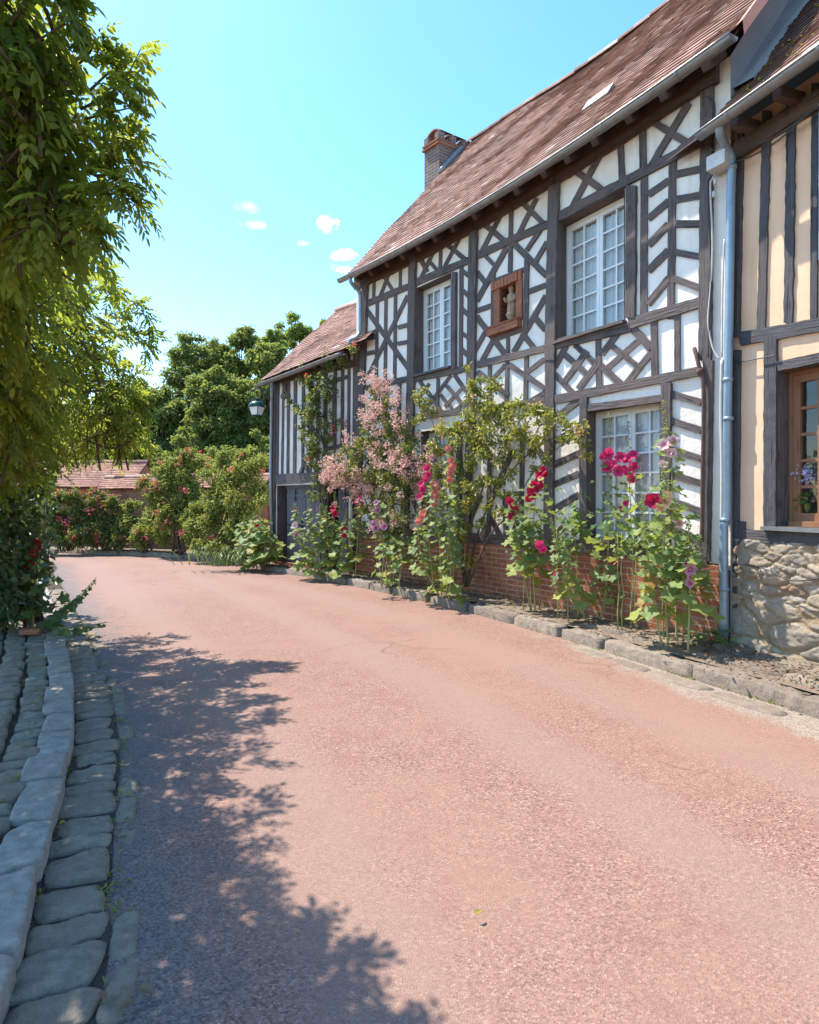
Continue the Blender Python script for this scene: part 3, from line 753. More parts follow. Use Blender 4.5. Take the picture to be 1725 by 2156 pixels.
sheet('left_pavement', side(KL, .05, 1), side(KL, 4.5, 1), 'joint soil', .06, .08)
sheet('gutter_bed', side(KL, .02, 1), side(KL, -.30, 1), 'joint soil', .004, .000, 2)
sheet('right_pavement', side(KR, .16, -1), side(KR, 2.6, -1), 'pavement soil', .125, .165)
mb = MB()                                             # flat stones laid in front of and behind the right kerb, near the camera
for off, w, lim, h, pr in ((-.15, .10, 8.0, .010, .5), (.43, .15, 7.0, .172, 1), (.76, .16, 6.7, .182, 1), (1.08, .15, 6.3, .19, 1)):
    for a, b in walk(side(KR, off, -1), lambda: random.uniform(.38, .72)):
        if a.y > lim or random.random() > pr: continue
        d = (b - a); L = d.length; d.normalize(); n = Vector((d.y, -d.x, 0))
        stone(mb, (a + b) / 2, d * (L / 2 - .012), n * w * random.uniform(.85, 1.05), h, 7, .014 if off > 0 else .006, .012, random.random(), .05, .3)
struct('paving_slabs', mb, 'paving slab', True)

# ------------------------------------------------------------------ the big half-timbered house
main = thing('half_timbered_house', MAIN.P(3.6, .15, 0), 'tall white half-timbered house with dark crossed beams, tiled roof and brick base', 'house')
def U(reg, x, y, o=0): return MAIN.hit(*cv(reg, x, y), o)
W1 = (U(R1, 218, 1200)[0], U(R1, 605, 1200)[0], U(R3, 620, 925)[1], U(R1, 600, 1105)[1] + .05)
W2 = (U(R2, 545, 900)[0], U(R2, 800, 900)[0], U(R2, 800, 1195)[1], U(R2, 800, 538)[1] + .04)
W3 = (U(R4, 390, 600)[0], U(R4, 810, 600)[0], 1.12, U(R4, 810, 238)[1] + .03)
W4 = (U(R6, 640, 800)[0], U(R6, 915, 800)[0], 1.12, U(R6, 915, 520)[1])
Z2 = (1200, 650, .09743)
NI = (U(Z2, 540, 1000)[0], U(Z2, 960, 1000)[0], U(Z2, 700, 1640)[1], U(Z2, 750, 640)[1])
UL, UR, ZT = -.16, 7.60, 6.12
mb = WB = MB(); wall_grid(mb, MAIN, UL, UR, .9, ZT, [W1, W2, W3, W4, NI])
GB = MB()
for (u, s, mb) in ((UL, 1, mb), (UR, -1, GB)):                  # gable ends and back, closing the body
    mb.quad([MAIN.P(u, .0, 0), MAIN.P(u, .0, -6), MAIN.P(u, ZT, -6), MAIN.P(u, ZT, 0)], 0, [(0, 0), (6, 0), (6, 6), (0, 6)])
    mb.face([mb.pt(MAIN.P(u, ZT, 0)), mb.pt(MAIN.P(u, ZT, -6)), mb.pt(MAIN.P(u, 9.9, -3))], 0, [(0, 6), (6, 6), (3, 10)])
mb = MB() if False else WB
mb.quad([MAIN.P(UL, 0, -6), MAIN.P(UR, 0, -6), MAIN.P(UR, ZT, -6), MAIN.P(UL, ZT, -6)])
obj('wall', mb, 'white plaster', main); obj('gable', GB, 'grey cement', main)
mb = MB()
n = 60
for i in range(n):
    a, b = UL + (UR - UL) * i / n, UL + (UR - UL) * (i + 1) / n
    for z0, z1, o0, o1 in ((.0, .93, .05, .045), (.93, .95, .045, .0)):
        mb.quad([MAIN.P(a, z0, o0), MAIN.P(b, z0, o0), MAIN.P(b, z1, o1), MAIN.P(a, z1, o1)], 0, [(a, z0), (b, z0), (b, z1), (a, z1)])
obj('brick_plinth', mb, 'red brick', main)
mb = MB(); fbox(mb, MAIN, UL + .0, 7.36, .93, 1.09, -.02, .052, .25, 0, .008); obj('sole_plate', mb, 'dark timber', main)
mb = MB(); fbox(mb, MAIN, UL, UR - .12, 5.92, 6.24, -.02, .062, .3, 0, .012); obj('wall_plate', mb, 'eave wood', main)

BM = {}
def beams(wall, parent, reg, rows, mat='dark timber', **k):
    for q in rows: beam(q[0], reg, *q[1:], wall, parent, mat, **k)
# rails
beams(MAIN, main, R2, [('R', 185, 745, 490, 620, 48), ('R', 538, 592, 922, 432, 54), ('R', 982, 396, 1490, 170, 58), ('R', 180, 1350, 490, 1282, 44), ('R', 512, 1282, 825, 1222, 60),
    ('R', 815, 1232, 920, 1200, 50), ('R', 980, 1182, 1468, 1066, 54), ('R', 545, 1556, 905, 1515, 46), ('R', 970, 1510, 1470, 1436, 44)], proud=.03)
beams(MAIN, main, R1, [('R', 215, 1250, 1042, 812, 58)], proud=.03)
beams(MAIN, main, R3, [('R', 190, 1062, 632, 962, 62), ('R', 628, 940, 1040, 818, 68), ('R', 200, 1380, 1042, 1214, 56), ('R', 380, 1430, 815, 1372, 46)], proud=.03)
# posts
beams(MAIN, main, R2, [('P', 515, 380, 497, 1750, 54), ('P', 952, 180, 925, 1869, 60), ('P', 815, 515, 812, 1215, 30)], proud=.045)
beams(MAIN, main, R5, [('P', 838, 20, 775, 1870, 38)], proud=.045)
beams(MAIN, main, R6, [('P', 540, 260, 500, 1420, 44), ('P', 1012, 560, 985, 1420, 50), ('P', 928, 490, 918, 1400, 34)], proud=.045)
beams(MAIN, main, R1, [('P', 190, 1020, 168, 2076, 62), ('P', 1074, 470, 1062, 2076, 78), ('P', 637, 1068, 632, 1830, 62)], proud=.045)
beams(MAIN, main, R4, [('P', 170, 0, 158, 1150, 58), ('P', 1082, 0, 1062, 1160, 62), ('P', 362, 205, 362, 1090, 46), ('P', 840, 130, 832, 1080, 60)], proud=.045)
# left bay
beams(MAIN, main, R2, [('S', 245, 500, 240, 730, 22), ('B', 285, 505, 378, 650, 26), ('B', 372, 470, 288, 690, 25), ('S', 433, 440, 430, 630, 20),
    ('B', 185, 785, 492, 1215, 36), ('B', 485, 685, 185, 1295, 29), ('S', 266, 725, 258, 1330, 22), ('S', 328, 695, 322, 1310, 22), ('S', 396, 670, 390, 1300, 22),
    ('B', 185, 998, 258, 983, 32), ('B', 185, 1105, 258, 1090, 32), ('B', 415, 916, 490, 896, 32), ('B', 412, 1032, 490, 1018, 32), ('S', 330, 1320, 320, 1700, 22), ('S', 425, 1300, 418, 1700, 22), ('S', 250, 1340, 240, 1720, 22),
    # over the left upper window, and the ladder beside it
    ('B', 555, 380, 622, 515, 32), ('B', 695, 320, 578, 565, 30), ('S', 725, 300, 718, 505, 27), ('B', 745, 300, 905, 432, 38), ('B', 888, 215, 742, 495, 28), ('B', 640, 440, 705, 515, 28),
    ('S', 872, 455, 866, 1210, 29), ('B', 880, 510, 925, 548, 32), ('B', 880, 650, 925, 692, 34), ('B', 875, 785, 922, 828, 34), ('B', 870, 955, 920, 990, 32), ('B', 866, 1065, 918, 1120, 34),
    # centre bay round the niche
    ('B', 1015, 160, 1195, 305, 45), ('B', 1170, 70, 1008, 385, 32), ('S', 1228, 30, 1220, 520, 31), ('B', 1280, -10, 1455, 165, 42), ('B', 1410, -15, 1278, 250, 32),
    ('B', 1195, 340, 980, 725, 40), ('B', 1030, 390, 1110, 472, 30), ('B', 1240, 305, 1480, 545, 48), ('B', 1435, 215, 1338, 362, 34), ('B', 1485, 300, 1400, 445, 34),
    ('S', 1098, 520, 1096, 990, 30), ('S', 1340, 425, 1330, 930, 36), ('R', 1112, 582, 1325, 500, 40), ('R', 1105, 1000, 1315, 925, 46), ('B', 982, 515, 1052, 605, 40), ('B', 982, 796, 1085, 760, 42), ('B', 1352, 660, 1478, 610, 42),
    ('B', 978, 835, 1182, 1105, 45), ('B', 1055, 925, 968, 1085, 35), ('B', 1100, 1005, 1018, 1155, 36), ('S', 1205, 985, 1205, 1100, 26), ('B', 1478, 685, 1245, 1095, 40), ('B', 1398, 845, 1475, 935, 46), ('B', 1308, 955, 1392, 1065, 42),
    ('S', 1075, 1185, 1070, 1490, 26), ('S', 1200, 1160, 1195, 1480, 30), ('S', 1337, 1125, 1330, 1460, 32), ('B', 1185, 1185, 1085, 1295, 30), ('B', 1215, 1185, 1470, 1355, 42), ('B', 1465, 1145, 1345, 1235, 36), ('B', 985, 1235, 1205, 1405, 40), ('B', 1465, 1385, 1350, 1450, 34)])
# lattice under the left upper window
beams(MAIN, main, R6, [('S', 765, 140, 760, 420, 22), ('B', 610, 150, 790, 400, 30), ('B', 830, 200, 985, 375, 29), ('B', 785, 270, 880, 385, 28), ('B', 700, 185, 590, 330, 27), ('B', 868, 120, 640, 425, 30), ('B', 952, 225, 820, 365, 29),
    ('B', 985, 330, 890, 400, 28), ('B', 895, 115, 985, 245, 34), ('B', 570, 270, 690, 420, 27),
    # ground floor behind the roses
    ('B', 1180, 1230, 1110, 1380, 40), ('B', 1180, 1230, 1255, 1385, 42), ('S', 1290, 1070, 1300, 1400, 40), ('R', 1195, 1056, 1420, 1045, 36), ('B', 1485, 600, 1650, 860, 46), ('S', 1430, 540, 1415, 1400, 36), ('B', 1355, 700, 1180, 1100, 42), ('B', 1060, 560, 1180, 760, 40),
    ('S', 1170, 760, 1160, 1400, 34), ('B', 1390, 1260, 1340, 1400, 40), ('B', 1100, 1060, 1020, 1240, 38), ('S', 400, 560, 395, 1300, 34), ('B', 530, 1000, 610, 1200, 34), ('B', 350, 1000, 230, 1250, 34), ('S', 275, 620, 265, 1330, 30), ('R', 160, 980, 500, 940, 34)])
# right bay
beams(MAIN, main, R3, [('S', 450, 1030, 455, 1320, 38), ('B', 255, 1120, 385, 1235, 38), ('B', 200, 1235, 305, 1345, 36), ('B', 315, 1065, 432, 1175, 36), ('B', 265, 1070, 198, 1195, 36), ('B', 385, 1100, 248, 1290, 38), ('B', 445, 1175, 335, 1320, 40),
    ('B', 690, 1035, 485, 1215, 36), ('B', 570, 985, 470, 1120, 38), ('B', 755, 1110, 615, 1285, 40), ('B', 525, 1070, 695, 1205, 36), ('B', 465, 1185, 585, 1295, 42), ('B', 625, 950, 755, 1085, 52), ('S', 770, 925, 776, 1255, 42), ('S', 905, 880, 905, 1225, 36),
    ('B', 868, 1348, 1042, 1398, 46), ('B', 868, 1503, 1042, 1560, 46), ('B', 868, 1668, 1042, 1722, 46)], irr=.12)
beams(MAIN, main, R4, [('B', 868, 662, 1045, 712, 46), ('B', 868, 812, 1045, 875, 46), ('B', 868, 960, 1045, 1055, 46), ('B', 192, 340, 340, 230, 42), ('B', 192, 604, 342, 536, 42), ('B', 190, 722, 340, 655, 42), ('B', 190, 865, 340, 775, 44), ('B', 190, 1010, 340, 900, 44), ('B', 192, 470, 340, 390, 40)])
beams(MAIN, main, R1, [('S', 715, 985, 712, 1830, 45), ('S', 878, 915, 868, 1840, 48), ('B', 738, 1122, 858, 1038, 42), ('B', 738, 1262, 858, 1158, 44), ('B', 738, 1412, 855, 1292, 46), ('B', 738, 1562, 855, 1442, 46), ('B', 735, 1755, 858, 1600, 44),
    ('B', 895, 1004, 1042, 972, 46), ('B', 895, 1150, 1042, 1124, 46), ('B', 895, 1290, 1038, 1290, 48), ('B', 893, 1452, 1038, 1480, 42), ('B', 885, 1605, 1042, 1662, 46),
    ('B', 300, 970, 495, 1112, 46), ('B', 468, 870, 298, 1195, 36), ('S', 575, 810, 588, 1082, 37), ('S', 702, 735, 708, 975, 42), ('B', 760, 700, 985, 835, 50), ('B', 970, 590, 757, 948, 40)])
# windows
window(main, MAIN, W1, .185, 2, 6, (.0, -.03, .0, .01), label='large upper window on the right with open white curtains')
window(main, MAIN, W2, .185, 2, 6, (.0, -.03, .0, .01), label='upper window on the left reflecting the sky')
window(main, MAIN, W3, .17, 2, 6, (.0, -.03, .0, .01), label='ground-floor window behind the pink hollyhocks')
window(main, MAIN, W4, .17, 2, 6, (.0, -.03, .0, .01), label='ground-floor window half hidden by the roses')
for w_ in (W1, W2, W3):
    mb = MB(); fbox(mb, MAIN, w_[0] - .03, w_[1] + .03, w_[2] - .035, w_[2] + .002, -.17, .085, 9); obj('sill', mb, 'dark timber', main)
# brick niche
nz_ = U(Z2, 1000, 400)[1]
nic = MB()
for a in ((U(Z2, 388, 1000)[0], NI[0], NI[2] - .005, NI[3] + .01), (NI[1], U(Z2, 1112, 1000)[0], NI[2] - .005, NI[3] + .05)): fbox(nic, MAIN, *a, -.16, .034, 9)
for q in range(9):                                   # soldier course of the flat arch
    a, b = U(Z2, 340, 1000)[0], U(Z2, 1112, 1000)[0]; u = a + (b - a) * q / 9
    fbox(nic, MAIN, u + .003, u + (b - a) / 9 - .002, NI[3] - .005 + random.uniform(-.006, .01), NI[3] + .13 + random.uniform(-.008, .008), -.05, .045 + random.uniform(0, .012), 9, random.random())
niche = obj('niche', nic, 'orange brick', main)
mb = MB(); fbox(mb, MAIN, NI[0] - .1, NI[1] + .1, NI[2] - .02, NI[3] + .1, -.26, -.24, 9)
for u in (NI[0], NI[1]): mb.quad([MAIN.P(u, NI[2], .0), MAIN.P(u, NI[2], -.25), MAIN.P(u, NI[3], -.25), MAIN.P(u, NI[3], .0)], 0, [(0, 0), (.25, 0), (.25, .6), (0, .6)])
mb.quad([MAIN.P(NI[0], NI[3], .03), MAIN.P(NI[1], NI[3], .03), MAIN.P(NI[1], NI[3], -.25), MAIN.P(NI[0], NI[3], -.25)]); obj('niche_back', mb, 'red brick', niche)
mb = MB(); us0, us1 = U(Z2, 290, 1800)[0], U(Z2, 1085, 1700)[0]
fbox(mb, MAIN, us0, us1, NI[2] - .125, NI[2] - .012, -.02, .10, 9); fbox(mb, MAIN, us0 - .01, us1 + .01, NI[2] - .012, NI[2] + .012, -.24, .115, 9); obj('niche_sill', mb, 'orange brick', niche)
# roof
RB = -3.0
def zr(u): return 9.95 - .07 * max(0, (u - 4.5) / 3.5) + .03 * math.sin(u * 1.3)
ME = lambda u: MAIN.P(u, 6.06, .36); MG = lambda u: MAIN.P(u, zr(u), RB)
sk_u, sk_t = None, None
roof = tiles('roof', main, ME, MG, -.12, 7.86, .105, .17, jit=1.25, und=.05, skip=lambda u, t: 5.15 < u < 5.5 and .265 < t < .305, lift=.02)
mb = MB(); n = 16; pr = None
for i in range(n + 1):
    u = -.12 + 7.98 * i / n; cur = (mb.pt(MG(u)), mb.pt(MAIN.P(u, 6.06, -6.36)))
    if pr: mb.face((pr[0], cur[0], cur[1], pr[1]), .3)
    pr = cur
obj('back_slope', mb, 'old clay tiles', roof)
ridge_tiles(roof, MG, -.12, 7.86)
SL = lambda u, t, k=0: ME(u).lerp(MG(u), t) + Vector((MAIN.out.x * .76, MAIN.out.y * .76, .65)) * k
mb = MB()
i = [mb.pt(SL(5.1, .268, .04)), mb.pt(SL(5.55, .268, .04)), mb.pt(SL(5.55, .31, .06)), mb.pt(SL(5.1, .31, .06))]; k = [mb.pt(SL(5.1, .268, -.06)), mb.pt(SL(5.55, .268, -.06)), mb.pt(SL(5.55, .31, -.06)), mb.pt(SL(5.1, .31, -.06))]
for a in range(4): b = (a + 1) % 4; mb.face((i[a], i[b], k[b], k[a]))
mb.face(i); sk = obj('skylight', mb, 'zinc', roof)
mb = MB(); mb.quad([SL(5.13, .273, .046), SL(5.52, .273, .046), SL(5.52, .306, .062), SL(5.13, .306, .062)]); obj('skylight_glass', mb, 'blue grey pipe', sk)
# right verge: pink render on the gable edge, grey cement flashing over the neighbour's roof
mb = MB(); n = 12; pr = None
for q in range(n + 1):
    t = q / n; a = ME(7.86).lerp(MG(7.86), t); d = MAIN.P(7.86, 0, 0) - MAIN.P(7.76, 0, 0); d.normalize(); j = Vector((0, 0, random.uniform(-.01, .01)))
    cur = [mb.pt(a + Vector((0, 0, .03)) + j), mb.pt(a + d * .07 + Vector((0, 0, .05)) + j), mb.pt(a + d * .085 + Vector((0, 0, -.10)) + j)]
    if pr:
        for m in (0, 1): mb.face((pr[m], cur[m], cur[m + 1], pr[m + 1]))
    pr = cur
obj('verge', mb, 'pink render', roof)
# eave: boarded soffit, rafter tails, gutter with brackets
mb = MB(); n = 20; pr = None
for i in range(n + 1):
    u = -.1 + 7.9 * i / n; cur = (mb.pt(MAIN.P(u, 6.02, .33)), mb.pt(MAIN.P(u, 6.36, 0)))
    if pr: mb.face((pr[0], cur[0], cur[1], pr[1]), 0, [(u, 0), (u + .4, 0), (u + .4, .3), (u, .3)])
    pr = cur
obj('soffit', mb, 'eave wood', main)
u = .25
while u < 7.8:
    mb = MB(); a, b = MAIN.P(u, 6.22, -.02), MAIN.P(u, 5.98, .27); dd = (b - a); s_ = Vector((MAIN.d[0], MAIN.d[1], 0)) * .045; upv = dd.cross(s_).normalized() * .05
    mb.box((a + b) / 2, s_, dd / 2, upv); obj('rafter_tail', mb, 'eave wood', main); u += random.uniform(.42, .55)
gutter(main, upath(MAIN, -.1, 7.88, 6.035, 5.96, .43, 40), .064)
# left downpipe, dropping on to the low roof
mb = MB(); mb.tube(smooth_path([MAIN.pt(*cv(R2, x, y), o) for x, y, o in ((72, 560, .42), (80, 590, .40), (105, 625, .3), (140, 660, .16), (146, 720, .12), (146, 900, .12), (142, 950, .13), (120, 985, .22), (75, 1005, .3), (70, 1030, .32))], 5), .038, 10)
dp = obj('downpipe', mb, 'blue grey pipe', main, True)
# iron guard tube with its cable along the right corner post
mb = MB(); mb.tube(smooth_path([MAIN.pt(*cv(R3, x, y), o) for x, y, o in ((1005, 1085, .05), (1020, 1135, .08), (1042, 1230, .085), (1058, 1300, .085), (1058, 1600, .085), (1053, 1845, .085), (1050, 2200, .085))], 4), .021, 8)
gt = obj('guard_tube', mb, 'rusty iron', main, True)
mb = MB(); mb.tube([MAIN.pt(*cv(R3, 1035, 1205), .088), MAIN.pt(*cv(R3, 1042, 1232), .088)], .03, 8); obj('collar', mb, 'rusty iron', gt, True)
for pth, m_ in (([(1075, 560), (1120, 590), (1118, 750), (1100, 840), (1120, 870)], 'dark cable'), ([(1145, 960), (1110, 1010), (1085, 1060), (1090, 1300), (1102, 1600), (1090, 1900), (1085, 2060)], 'dark cable'),
                ([(1150, 965), (1110, 1030), (1098, 1090), (1110, 1400), (1100, 1650), (1085, 1850), (1110, 2000), (1150, 2070)], 'white cable'), ([(1178, 1380), (1168, 1700), (1165, 2060)], 'white cable')):
    mb = MB(); mb.tube(smooth_path([MAIN.pt(*cv(R1, x, y), .075) for x, y in pth], 6), .009, 6); obj('cable', mb, m_, main, True)
mb = MB(); mb.tube(smooth_path([MAIN.pt(*cv(R4, x, y), .07) for x, y in ((1165, 0), (1160, 300), (1165, 700), (1160, 1100))], 6), .016, 6); obj('conduit', mb, 'white cable', main, True)
mb = MB(); fbox(mb, MAIN, U(R1, 1075, 930, .2)[0], U(R1, 1180, 930, .2)[0], U(R1, 1080, 985, .2)[1], U(R1, 1080, 905, .2)[1], .02, .2, 9); jb = obj('junction_box', mb, 'pale box', main)
for x, y in ((1125, 1045), (1118, 1120)):
    p = MAIN.pt(*cv(R1, x, y), .1); mb = MB(); mb.lathe(p - Vector((0, 0, .03)), [(.008, 0), (.02, .008), (.012, .02), (.02, .032), (.012, .044), (.018, .055), (.006, .065)], 10); obj('insulator', mb, 'pale box', main, True)
# chimney against the far gable
CH = [MAIN.P(u, 0, o) for u, o in ((-.62, -2.1), (-.13, -2.1), (-.13, -3.28), (-.62, -3.28))]
mb = MB()
def prism(mb, q, z0, z1, grow=0.0):
    c = sum(q, Vector()) / 4; q = [p + (p - c).normalized() * grow for p in q]
    for k in range(4):
        a, b = q[k], q[(k + 1) % 4]; l = (b - a).length
        mb.quad([a + Vector((0, 0, z0)), b + Vector((0, 0, z0)), b + Vector((0, 0, z1)), a + Vector((0, 0, z1))], 0, [(k * 1.3, z0), (k * 1.3 + l, z0), (k * 1.3 + l, z1), (k * 1.3, z1)])
    mb.face([mb.pt(p + Vector((0, 0, z1))) for p in q]); mb.face([mb.pt(p + Vector((0, 0, z0))) for p in q[::-1]])
prism(mb, CH, 5.5, 9.62); prism(mb, CH, 9.66, 9.70, .02)
ch = obj('chimney', mb, 'sooty brick', main)
mb = MB(); prism(mb, CH, 9.62, 9.66, .06); prism(mb, CH, 9.70, 9.745, .05); obj('string_course', mb, 'orange brick', ch)
mb = MB()
for k, t in enumerate((0, .3, .62, .93)):
    for s0 in (0, 1):
        p = CH[0 + s0].lerp(CH[3 - s0], .06 + t * .93); 
        a = (CH[1] - CH[0]).normalized() * .07; b = (CH[3] - CH[0]).normalized() * .10
        p += a * (1 if s0 == 0 else -1); mb.box(p + Vector((0, 0, 9.83)), a, b * .8, (0, 0, .09))
obj('chimney_pier', mb, 'sooty brick', ch)
for t0 in (.03, .36, .69):
    mb = MB(); a, b = CH[0].lerp(CH[3], t0), CH[0].lerp(CH[3], t0 + .29); a2, b2 = CH[1].lerp(CH[2], t0), CH[1].lerp(CH[2], t0 + .29); pr = None
    for k in range(7):
        f = k / 6; z = 9.92 + .11 * math.sin(math.pi * f); cur = [mb.pt(a.lerp(a2, f) + Vector((0, 0, z))), mb.pt(b.lerp(b2, f) + Vector((0, 0, z))), mb.pt(b.lerp(b2, f) + Vector((0, 0, z + .03))), mb.pt(a.lerp(a2, f) + Vector((0, 0, z + .03)))]
        if pr:
            for m in range(4): mb.face((pr[m], pr[(m + 1) % 4], cur[(m + 1) % 4], cur[m]), .5)
        pr = cur
    obj('chimney_tile', mb, 'pale clay tiles', ch)
mb = MB(); q = [SL(-.09, t, .05) for t in (.735, .78, .83, .88, .915, .93)]; mb.tube(q, [.05, .07, .075, .075, .07, .05], 8); obj('lead_flashing', mb, 'zinc', ch, True)

# the saint in the niche
def statue():
    u = (NI[0] + NI[1]) / 2 + .0; z0 = NI[2] + .012; base = MAIN.P(u, z0, -.05)
    t = tag(None or bpy.data.objects.new('statue', None), 'small weathered stone saint standing in the brick niche of the white house', 'statue'); C.collection.objects.link(t); t.location = base
    X = Vector((MAIN.d[0], MAIN.d[1], 0)); Yv = MAIN.out
    def ringed(mb, prof, n=18, cx=0, cy=0):
        R = []
        for z, rx, ry, dx in prof:
            R.append([mb.pt(base + X * (cx + dx + rx * math.cos(a) * (1 + .06 * math.sin(7 * a + z * 20))) + Yv * (cy + ry * math.sin(a) * (1 + .06 * math.sin(7 * a + z * 20))) + Vector((0, 0, z))) for a in [2 * math.pi * k / n for k in range(n)]])
        for a, b in zip(R, R[1:]):
            for k in range(n): mb.face((a[k], a[(k + 1) % n], b[(k + 1) % n], b[k]))
        mb.face(R[0][::-1]); mb.face(R[-1])
    mb = MB(); ringed(mb, [(0, .05, .045, 0), (.02, .055, .05, 0), (.03, .045, .04, 0), (.07, .06, .055, 0), (.115, .085, .07, 0), (.13, .09, .075, 0), (.15, .085, .07, 0)]); obj('pedestal', mb, 'carved stone', t, True)
    mb = MB()
    ringed(mb, [(.14, .075, .06, .005), (.2, .08, .062, .008), (.27, .076, .058, .01), (.33, .072, .055, .008), (.39, .078, .058, .004), (.425, .07, .05, 0), (.445, .045, .04, 0), (.455, .028, .028, 0)])
    ringed(mb, [(.44, .022, .024, 0), (.47, .032, .036, 0), (.50, .039, .042, 0), (.53, .038, .042, 0), (.555, .028, .03, 0), (.565, .012, .012, 0)])
    for sgn in (-1, 1):
        mb.tube(smooth_path([base + X * (.066 * sgn) + Vector((0, 0, .41)), base + X * (.092 * sgn) + Yv * .012 + Vector((0, 0, .34)), base + X * ((.075 if sgn < 0 else .05) * sgn) + Yv * .062 + Vector((0, 0, .31 if sgn > 0 else .35)), base + X * ((.07 if sgn < 0 else .0) * sgn) + Yv * .078 + Vector((0, 0, .315 if sgn > 0 else .39))], 4), [.022] * 4 + [.021] * 4 + [.017] * 4 + [.013], 8)
    fc = base + Yv * .042; mb.box(fc + Vector((0, 0, .508)), X * .005, Yv * .009, (0, 0, .013)); mb.box(fc + Yv * -.003 + Vector((0, 0, .484)), X * .01, Yv * .005, (0, 0, .003))
    for sgn in (-1, 1):
        mb.box(fc + X * .014 * sgn + Yv * -.003 + Vector((0, 0, .524)), X * .009, Yv * .005, (0, 0, .004))
        mb.tube([base + X * (.02 + .02 * sgn) * 1.0 + Yv * .055 + Vector((0, 0, .15)), base + X * (.012 + .016 * sgn) + Yv * .062 + Vector((0, 0, .3))], .011, 6)
    b = obj('body', mb, 'carved stone', t, True)
    m = b.modifiers.new('r', 'REMESH'); m.mode = 'VOXEL'; m.voxel_size = .0055; m.use_smooth_shade = True
statue()

# ------------------------------------------------------------------ the low house on the left
low = thing('half_timbered_house', LEFT.P(1.5, .15, 0), 'low half-timbered house with close upright studs and grey double doors, beyond the tall house', 'house')
def UF(reg, x, y, o=0): return LEFT.hit(*cv(reg, x, y), o)
D1 = (UF(R5, 262, 1500)[0], UF(R5, 553, 1500)[0], .14, UF(R5, 400, 1390)[1] + .03); D2 = (UF(R5, 582, 1500)[0], UF(R5, 738, 1500)[0], .14, UF(R5, 660, 1350)[1])
mb = MB(); wall_grid(mb, LEFT, -.02, 3.12, .0, 4.62, [D1, D2])
mb.quad([LEFT.P(-.02, 0, 0), LEFT.P(-.02, 0, -4), LEFT.P(-.02, 4.5, -4), LEFT.P(-.02, 4.5, 0)]); mb.face([mb.pt(LEFT.P(-.02, 4.5, 0)), mb.pt(LEFT.P(-.02, 4.5, -4)), mb.pt(LEFT.P(-.02, 6.5, -2))])
mb.quad([LEFT.P(-.02, 0, -4), LEFT.P(3.12, 0, -4), LEFT.P(3.12, 4.6, -4), LEFT.P(-.02, 4.6, -4)]); obj('wall', mb, 'white plaster', low)
beams(LEFT, low, R5, [('S', x0, y0, x1, y1, w) for x0, y0, x1, y1, w in ((252, 690, 243, 1320, 20), (292, 670, 282, 1320, 14), (326, 660, 320, 1320, 18), (372, 640, 365, 1320, 22), (425, 620, 420, 1320, 18), (475, 600, 470, 1320, 20), (525, 570, 520, 1320, 20), (575, 550, 572, 1330, 24), (640, 510, 636, 1120, 20), (690, 510, 684, 1300, 20), (733, 500, 728, 1300, 18), (780, 480, 772, 1320, 40))], proud=.022)
beams(LEFT, low, R5, [('P', 228, 700, 212, 1900, 30), ('P', 566, 1300, 560, 1920, 22), ('P', 760, 1300, 752, 1950, 34)], proud=.05)
beams(LEFT, low, R5, [('R', 215, 1345, 775, 1310, 75), ('R', 275, 790, 330, 770, 28), ('R', 590, 1135, 700, 1110, 28), ('R', 555, 700, 720, 650, 26), ('B', 280, 680, 318, 780, 15), ('B', 312, 665, 282, 785, 15), ('B', 425, 1220, 460, 1310, 18), ('B', 430, 1230, 400, 1310, 18)], proud=.035)
mb = MB(); n = 10
for k in range(7):
    fbox(mb, LEFT, D1[0] + (D1[1] - D1[0]) * k / 14 + .003, D1[0] + (D1[1] - D1[0]) * (k + 1) / 14 - .003, D1[2], D1[3], -.15, -.105 + random.uniform(-.003, .003), 9)
def leaf_door(h, a, b, name, nb, marks=()):
    mb = MB(); u0, u1 = h[0] + (h[1] - h[0]) * a, h[0] + (h[1] - h[0]) * b
    for k in range(nb):
        fbox(mb, LEFT, u0 + (u1 - u0) * k / nb + .003, u0 + (u1 - u0) * (k + 1) / nb - .003, h[2] + .04, h[3], -.16, -.115 + random.uniform(-.003, .003), 9)
    d = obj(name, mb, 'door boards', low)
    mb = MB(); fbox(mb, LEFT, u0 + .01, u1 - .01, h[2] + .05, h[2] + .2, -.115, -.09, 9); fbox(mb, LEFT, u0 + .01, u1 - .01, h[3] - .27, h[3] - .21, -.115, -.098, 9); fbox(mb, LEFT, u0, u1, h[3] - .07, h[3], -.115, -.08, 9); obj('batten', mb, 'door boards', d)
    mb = MB(); zc = (h[2] + h[3]) / 2; fbox(mb, LEFT, u0 + .03, u1 - .05, zc - .015, zc + .015, -.114, -.095, 9); fbox(mb, LEFT, u1 - .12, u1 - .1, zc - .13, zc + .1, -.114, -.085, 9); obj('latch', mb, 'black iron', d)
    mb = MB(); fbox(mb, LEFT, (u0 + u1) / 2 - .012, (u0 + u1) / 2 + .012, h[3] - .36, h[3] - .1, -.114, -.09, 9); obj('strap', mb, 'black iron', d)
    for m in marks:
        p = LEFT.P(u0 + (u1 - u0) * m, h[3] - .55, -.108); mb = MB(); X = Vector((LEFT.d[0], LEFT.d[1], 0)); c = mb.pt(p)
        ring = [mb.pt(p + X * .028 * math.cos(t) + Vector((0, 0, .06 * math.sin(t))) - X * .012 * math.cos(2 * t)) for t in [2 * math.pi * k / 14 for k in range(14)]]
        for k in range(14): mb.face((c, ring[k], ring[(k + 1) % 14]))
        obj('painted_mark', mb, 'pink paint', d)
leaf_door(D1, .1, .54, 'door', 7, (.25, .65)); leaf_door(D1, .55, .99, 'door', 7, (.15, .6)); leaf_door(D2, .35, 1, 'door', 5)
